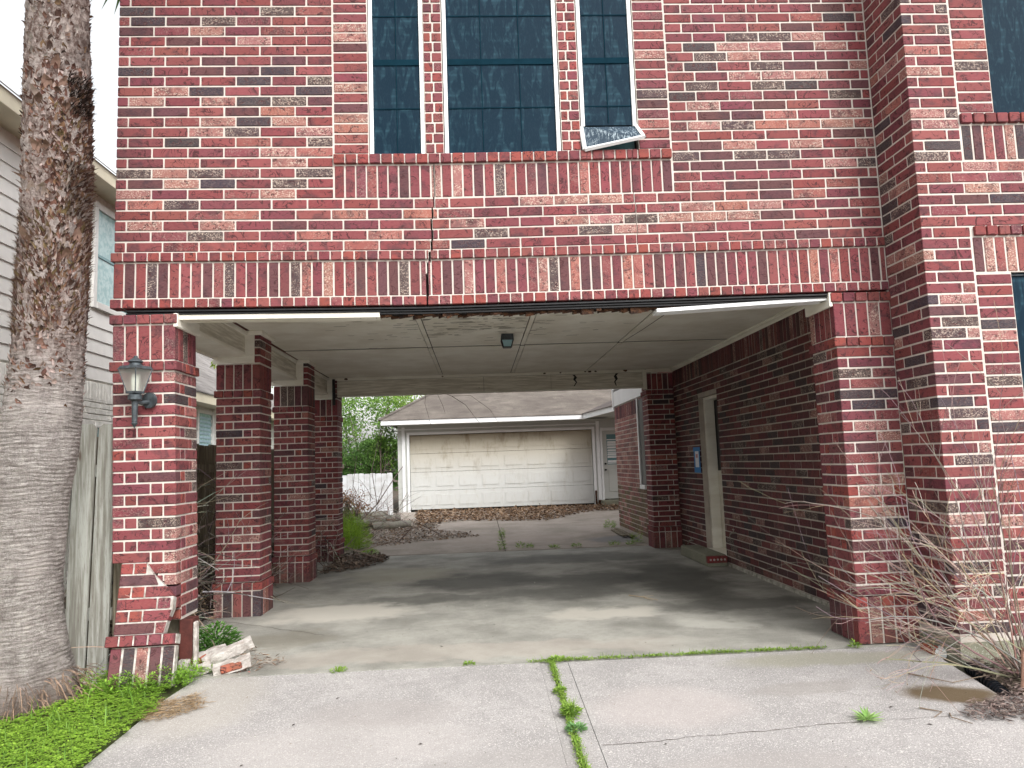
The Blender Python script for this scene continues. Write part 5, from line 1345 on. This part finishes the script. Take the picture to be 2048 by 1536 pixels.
# eaves and roof
ZE = 2.42
m = MB(); m.cbox(-2.47, 2.75, GY - .52, GY - .48, ZE, ZE + .13, .004); gb(m, 'fascia', WHITE)
m = MB(); m.add([(-2.45, GY - .48, ZE + .004), (3.4, GY - .48, ZE + .004), (3.4, GY + .05, ZE + .004), (-2.45, GY + .05, ZE + .004)], [(0, 3, 2, 1)]); gb(m, 'soffit', DOORW)
m = MB(); A, B_ = Vector((2.75, GY - .5, ZE)), Vector((3.5, 11.4, ZE + .10)); t_ = Vector((0, 0, .13)); off = Vector((.04, .01, 0))
m.add([A, B_, B_ + t_, A + t_, A + off, B_ + off, B_ + off + t_, A + off + t_], [(0, 1, 2, 3), (7, 6, 5, 4), (0, 4, 5, 1), (3, 2, 6, 7)]); gb(m, 'fascia', WHITE)
m = MB(); m.add([A + Vector((.02, 0, .01)), B_ + Vector((.02, 0, .01)), Vector((6, 11.4, ZE + .1)), Vector((6, GY + .3, ZE + .01)), Vector((2.9, GY + .3, ZE + .01))], [(0, 1, 2, 3, 4)]); gb(m, 'breezeway_soffit', DOORW)
m = MB(); pitch = .42; rise0 = ZE + .135
NR = 26
for k in range(NR):                                        # shingle courses front slope, hip on the left
    y0 = GY - .54 + k * .145; z0 = rise0 + k * .145 * pitch * 1.0; hl = -2.52 + (y0 - (GY - .54)) * .62; hl2 = hl + .145 * .62
    m.add([(hl, y0, z0), (8, y0, z0), (8, y0 + .15, z0 + .15 * pitch), (hl2, y0 + .15, z0 + .15 * pitch), (hl, y0, z0 - .012), (8, y0, z0 - .012)], [(0, 1, 2, 3), (4, 5, 1, 0)])
gb(m, 'roof', SHING)
m = MB(); yb = GY - .54 + NR * .145; zb = rise0 + NR * .145 * pitch
m.add([(-2.52, GY - .54, rise0), (-2.52 + NR * .145 * .62, yb, zb), (-2.52, yb + 2, rise0)], [(0, 1, 2)][::1]); m.add([(-2.54, GY - .55, rise0 - .01), (-2.52 + NR * .145 * .62, yb, zb + .0), (-2.52, yb + 3.5, rise0)], [(0, 2, 1)]); gb(m, 'roof_hip', SHING)
m = MB(); hp0, hp1 = Vector((-2.53, GY - .56, rise0 + .006)), Vector((-2.52 + NR * .145 * .62, yb, zb + .012))
for k in range(22):
    a = hp0.lerp(hp1, k / 22); b_ = hp0.lerp(hp1, (k + 1) / 22 + .01); s_ = Vector((.07, -.03, 0)); m.add([a - s_, a + s_, b_ + s_ * .8 + Vector((0, 0, .0)), b_ - s_ * .8, a + Vector((0, 0, .012)), b_ + Vector((0, 0, .004))], [(1, 4, 5, 2), (4, 0, 3, 5)])
gb(m, 'hip_cap', SHING)
# breezeway roof slope falling towards the left
m = MB()
for k in range(16):
    f0 = k * .14; n_ = Vector((1, .18, 0)).normalized()
    a0 = Vector((2.73, GY - .55, rise0 + .003)) + Vector((f0, f0 * 1.0, f0 * .42)); b0 = Vector((3.48, 11.35, rise0 + .10)) + Vector((f0, 0, f0 * .42))
    m.add([a0, b0, b0 + Vector((.145, 0, .062)), a0 + Vector((.145, .145, .062)), a0 - Vector((0, 0, .012)), b0 - Vector((0, 0, .012))], [(0, 1, 2, 3), (4, 5, 1, 0)])
gb(m, 'breezeway_roof', make_shingle('dark_shingle', (.16, .14, .13), (.12, .10, .095), (.07, .06, .055)))

# ---------------------------------------------------------------- trees and shrubs behind
def crown(name, c, r, n, pal, lab, lsz=(.06, .13), trunk=None, limbs=8, grp=None, cat='tree', seed=1):
    th = empty(name, (c[0], c[1], gz(c[1]))); tag(th, lab, cat, grp); base = Vector(th.location); C_ = Vector(c)
    m = MB(); tw = MB()
    clumps = []
    for i in range(int(30 + n / 120)):
        v = rv(); 
        while v.length > 1: v = rv()
        clumps.append((C_ + Vector((v.x * r[0], v.y * r[1], v.z * r[2])), U(.12, .30) * min(r), R()))
    for i in range(n):
        cc, cr_, k = random.choice(clumps); v = Vector((random.gauss(0, 1), random.gauss(0, 1), random.gauss(0, .8))) * cr_
        leaf(m, cc + v - base, rv(-1, .3), rv(.2, 1), U(*lsz), U(*lsz) * .5, green(pal[0], pal[1], max(0, min(1, k * .6 + R() * .5))))
    for i in range(limbs):
        cc = random.choice(clumps)[0] - base; p0 = Vector((U(-.15, .15), U(-.15, .15), 0)); mid = p0.lerp(cc, .5) + rv() * .15
        tw.tube([p0, mid, cc], .035 * U(.5, 1.2), .008, 5, colr=(.14, .11, .09, 1))
        for j in range(3):
            q = p0.lerp(cc, U(.5, .95)); tw.tube([q, q + rv(-.2, 1) * .4], .008, .003, 4, cap=False, colr=(.22, .18, .15, 1))
    m.build('foliage', LEAF, th)['kind'] = 'stuff'; tw.build('trunk', TWIG, th)
G1 = ((.07, .17, .03), (.25, .42, .08)); G2 = ((.04, .10, .025), (.14, .27, .06)); G3 = ((.16, .30, .04), (.38, .52, .10))
crown('tree', (-3.6, 18.5, 2.9), (1.5, 1.2, 1.5), 5200, G1, 'leafy green tree rising behind the white fence', grp='trees behind the garage')
crown('tree', (-1.2, 20.5, 3.6), (1.9, 1.2, 1.0), 3200, G3, 'yellow green tree top showing over the garage hip', grp='trees behind the garage', lsz=(.07, .14))
crown('tree', (-5.6, 21, 3.0), (1.5, 1.2, 1.8), 3200, G1, 'loose green tree behind the back left pier', grp='trees behind the garage')
crown('shrub', (-3.2, 15.3, 1.35), (.95, .5, .75), 4200, G2, 'dark green hedge shrub directly behind the white fence', grp='shrubs by the white fence', cat='shrub', lsz=(.05, .11))
crown('shrub', (-4.4, 15.4, 1.6), (.8, .5, .9), 3000, G2, 'dark shrub at the left end of the white fence', grp='shrubs by the white fence', cat='shrub', lsz=(.05, .11))
crown('shrub', (-2.45, 15.0, 1.9), (.35, .4, .8), 1300, G1, 'narrow yellow green shrub against the garage corner', grp='shrubs by the white fence', cat='shrub', lsz=(.05, .10))
crown('shrub', (-2.9, 11.6, .55), (.5, .5, .35), 700, ((.20, .09, .05), (.34, .20, .12)), 'sparse reddish brown dying shrub in front of the white fence', grp='shrubs by the white fence', cat='shrub', lsz=(.04, .08), limbs=26)
# far woods closing the horizon
m = MB()
for i in range(9000):
    x = U(-60, 60); hh = 2.4 + 1.6 * noise.noise(Vector((x * .3, 0, 0))); leaf(m, Vector((x, U(34, 38), U(0, hh))), rv(-.5, .5), rv(), U(.4, .8), .4, green(*G2))
tag(m.build('distant_woods', LEAF), 'distant mass of dark green trees beyond the garage', 'woods', kind='stuff')

# leafless twiggy branching
def branchy(m, p, d, l, r, depth, c, droop=.0, spread=.5, n=5, seg=5, kids=3, minr=.0012):
    pts = [p]; q = Vector(p); dd = d.normalized(); bend = rv() * .09
    for i in range(seg):
        dd = (dd + bend + rv() * .07 + Vector((0, 0, -droop))).normalized(); q = q + dd * l / seg; pts.append(q)
    m.tube(pts, r, max(r * .45, minr), n, cap=False, colr=(*[x * U(.8, 1.2) for x in c], 1))
    if depth > 0:
        for k in range(kids):
            t_ = U(.25, 1.0); i = min(seg - 1, int(t_ * seg)); s_ = pts[i].lerp(pts[i + 1], t_ * seg - i if t_ < 1 else 1)
            branchy(m, s_, (dd * .8 + rv() * spread + Vector((0, 0, .08))), l * U(.45, .75), max(r * .5, minr), depth - 1, c, droop, spread, max(3, n - 1), seg, kids, minr)
sh = empty('bare_shrub', (3.16, -.82, -.05)); tag(sh, 'leafless twiggy shrub spreading in front of the wing wall at the right', 'shrub')
m1 = MB(); m2 = MB()
st = [(-.45, 1.7), (-.2, 1.8), (.1, 1.7), (-1.0, 1.0), (-.9, 1.15), (-1.0, .75), (-.6, 1.0), (-.45, 1.25), (-.75, .75), (-.25, 1.45), (-.1, 1.5), (.1, 1.5), (.35, 1.3), (-.9, .55), (.55, 1.1), (-.35, 1.05), (-1.0, .3), (-.15, 1.2), (-.95, .62), (-.55, .9)]
for (dx, dz) in st:
    p = Vector((U(-.05, .07), U(-.06, .06), U(.0, .12))); branchy(m1, p, Vector((dx, U(-.15, .22), dz)), U(.9, 1.35), U(.004, .007), 2, (.25, .19, .165), -.004, .42, 5, 7, 3)
for i in range(26):
    a = U(-1.4, .55); p = Vector((math.sin(a) * U(.02, .45), U(-.1, .1), .06 + abs(math.cos(a)) * U(.05, .8))); branchy(m2, p, Vector((math.sin(a) * 1.1 + U(-.3, .1), U(-.4, .3), U(-.1, 1.0))), U(.28, .60), U(.0016, .0026), 2, random.choice([(.48, .40, .33), (.36, .28, .23), (.55, .44, .34)]), .006, .5, 3, 6, 3, .0010)
m1.tube([(-.11, -.17, -.03), (-.06, -.12, .04), (-.01, -.06, .12), (.03, -.01, .20)], .022, .012, 8, colr=(.26, .15, .11, 1))
for m_ in (m1, m2): m_.v = [((-1.02 + (v[0] + 1.02) * .4) if v[0] < -1.02 else v[0], v[1], max(v[2], .0)) for v in m_.v]
m3 = MB()
for i in range(70):
    q = Vector(random.choice(m2.v)); leaf(m3, q, rv(), Vector((0, 0, 1)), U(.010, .022), .008, random.choice([(.16, .09, .05, 1), (.25, .16, .09, 1), (.10, .06, .04, 1)]))
tag(m3.build('dead_leaves', LITTER, sh), kind='stuff')
m1.build('stem', TWIG, sh); tag(m2.build('twigs', TWIG, sh), kind='stuff')

# vines, sticks between the piers and fence
def pile(name, c, r, n, lab, pal, rr=(.003, .008), l=(.3, .8), loc=(0, 0, 0)):
    m = MB()
    for i in range(n):
        p = Vector((c[0] + U(-1, 1) * r[0], c[1] + U(-1, 1) * r[1], c[2] + abs(random.gauss(0, .6)) * r[2])); d = Vector((U(-1, 1) * .5, U(-1, 1), U(-.3, .5)))
        branchy(m, p, d, U(*l), U(*rr), 1, random.choice(pal), .03, .6, 4, 5, 2)
    m.v = [(v[0], v[1], max(v[2], .004)) for v in m.v]
    return tag(m.build(name, TWIG), lab, 'branch pile', 'piles of dead branches by the fence', kind='stuff')
PG = [(.30, .26, .22), (.16, .12, .10), (.42, .37, .32), (.09, .07, .06)]
pile('branch_pile', (-2.62, 1.9, .02), (.22, 1.2, .9), 170, 'tangle of grey dead vines between the fence and the first two piers', PG)
pile('branch_pile', (-2.65, 3.6, .02), (.22, .9, .6), 90, 'tangle of dead vines between the fence and the second and third piers', PG)
pile('branch_pile', (-2.35, 5.4, .02), (.35, .7, .35), 60, 'dead branches heaped in front of the back left pier', PG)
pile('branch_pile', (-2.2, 10.6, .05), (.55, 1.3, .45), 90, 'brush pile behind the carport near the white fence', [(.16, .13, .11), (.28, .24, .21), (.22, .12, .09)])
litter('dead_leaves', [(-2.9, .6), (-2.45, .6), (-2.45, 6), (-2.9, 6)], 2600, .25, (.03, .08), [(.05, .035, .03), (.09, .06, .045), (.28, .2, .12), (.03, .02, .018)], 'dark dead leaves under the vines along the fence', .6)
twig('branch', [(-2.08, 5.2, .22), (-1.85, 5.3, .28), (-1.60, 5.4, .16), (-1.4, 5.7, .04)], .012, 'forked grey branch poking out past the third pier', (.30, .23, .20), cat='branch', subs=([(-1.85, 5.3, .28), (-1.7, 5.2, .42)], [(-2.0, 5.2, .24), (-1.9, 5.0, .5), (-1.95, 4.95, .6)], [(-1.7, 5.35, .2), (-1.3, 5.5, .30), (-1.1, 5.8, .26)]))
twig('branch', [(-1.35, 7.3, .12), (-1.15, 7.4, .32), (-.95, 7.5, .36), (-.7, 7.6, .2)], .012, 'arched bare branch lying over the grey leaves', (.20, .15, .13), cat='branch', subs=([(-1.15, 7.4, .32), (-1.4, 7.6, .2)],))
twig('branch', [(-2.6, 10.2, .1), (-2.1, 10.4, .6), (-1.75, 10.7, 1.15), (-1.6, 10.8, 1.35)], .014, 'long leaning bare branch in front of the white fence', (.20, .16, .14), cat='branch', subs=([(-2.1, 10.4, .6), (-1.9, 10.2, 1.1)], [(-2.3, 10.3, .4), (-2.6, 10.5, 1.0), (-2.5, 10.4, 1.6)], [(-2.1, 10.4, .6), (-2.2, 10.4, 1.3), (-2.05, 10.4, 1.9)]))
def log(p0, p1, r, lab):
    m = MB(); a, b_ = Vector(p0), Vector(p1); pts = [a.lerp(b_, i / 7) + rv() * r * .12 for i in range(8)]; m.tube(pts, r, r * .85, 14, colr=(.27, .26, .22, 1)); tag(m.build('log', TWIG), lab, 'log', 'cut logs in front of the white fence')
log((-2.95, 11.7, .25), (-2.1, 12.1, .30), .10, 'upper lichen grey log lying against the white fence')
log((-2.6, 10.6, .18), (-1.75, 11.3, .26), .10, 'middle lichen grey log in the brush pile')
log((-2.2, 10.4, .14), (-1.45, 10.7, .16), .085, 'lowest grey log at the right end of the brush pile')
# overhanging thin branch seen under the back beam
twig('hanging_branch', [(-1.2, 8.6, 3.1), (-.75, 8.6, 2.75), (-.45, 8.6, 2.62), (-.2, 8.6, 2.45), (.05, 8.6, 2.1)], .007, 'thin dark branch hanging in front of the garage roof', (.10, .07, .06), cat='branch', subs=([(-.75, 8.6, 2.75), (-.62, 8.6, 2.45), (-.58, 8.6, 2.3)], [(-.45, 8.6, 2.62), (-.1, 8.6, 2.62), (.25, 8.6, 2.35), (.4, 8.6, 2.1)], [(-.9, 8.6, 2.85), (-.95, 8.6, 2.5), (-.85, 8.6, 2.1)]))
m = MB(); C0 = Vector((-4.9, 8.9, 3.38)); m.tube([(-3.05, 6.2, 1.5), (-3.6, 6.9, 2.1), (-4.3, 7.9, 2.85), C0], .006, .003, 5, colr=(.16, .12, .08, 1))
for i in range(46): leaf(m, C0 + rv() * .05, rv(), Vector((0, 0, 1)), U(.05, .10), .035, green((.34, .48, .05), (.55, .70, .12)))
tag(m.build('vine_sprig', LEAF), 'lone bright yellow green vine sprig above the side fence', 'vine')
# scrap boards by the rear wall
for i, (x, lab) in enumerate(((2.50, 'long weathered board lying loose along the rear brick wall'), (2.40, 'shorter weathered board lying outside the long one'))):
    m = MB(); m.cbox(x, x + .07, 7.3 + i * .15, 8.8 - i * .2, gz(8) + .02, gz(8) + .045, .003); tag(m.build('loose_board', FENCED), lab, 'board', 'loose boards by the rear wall')
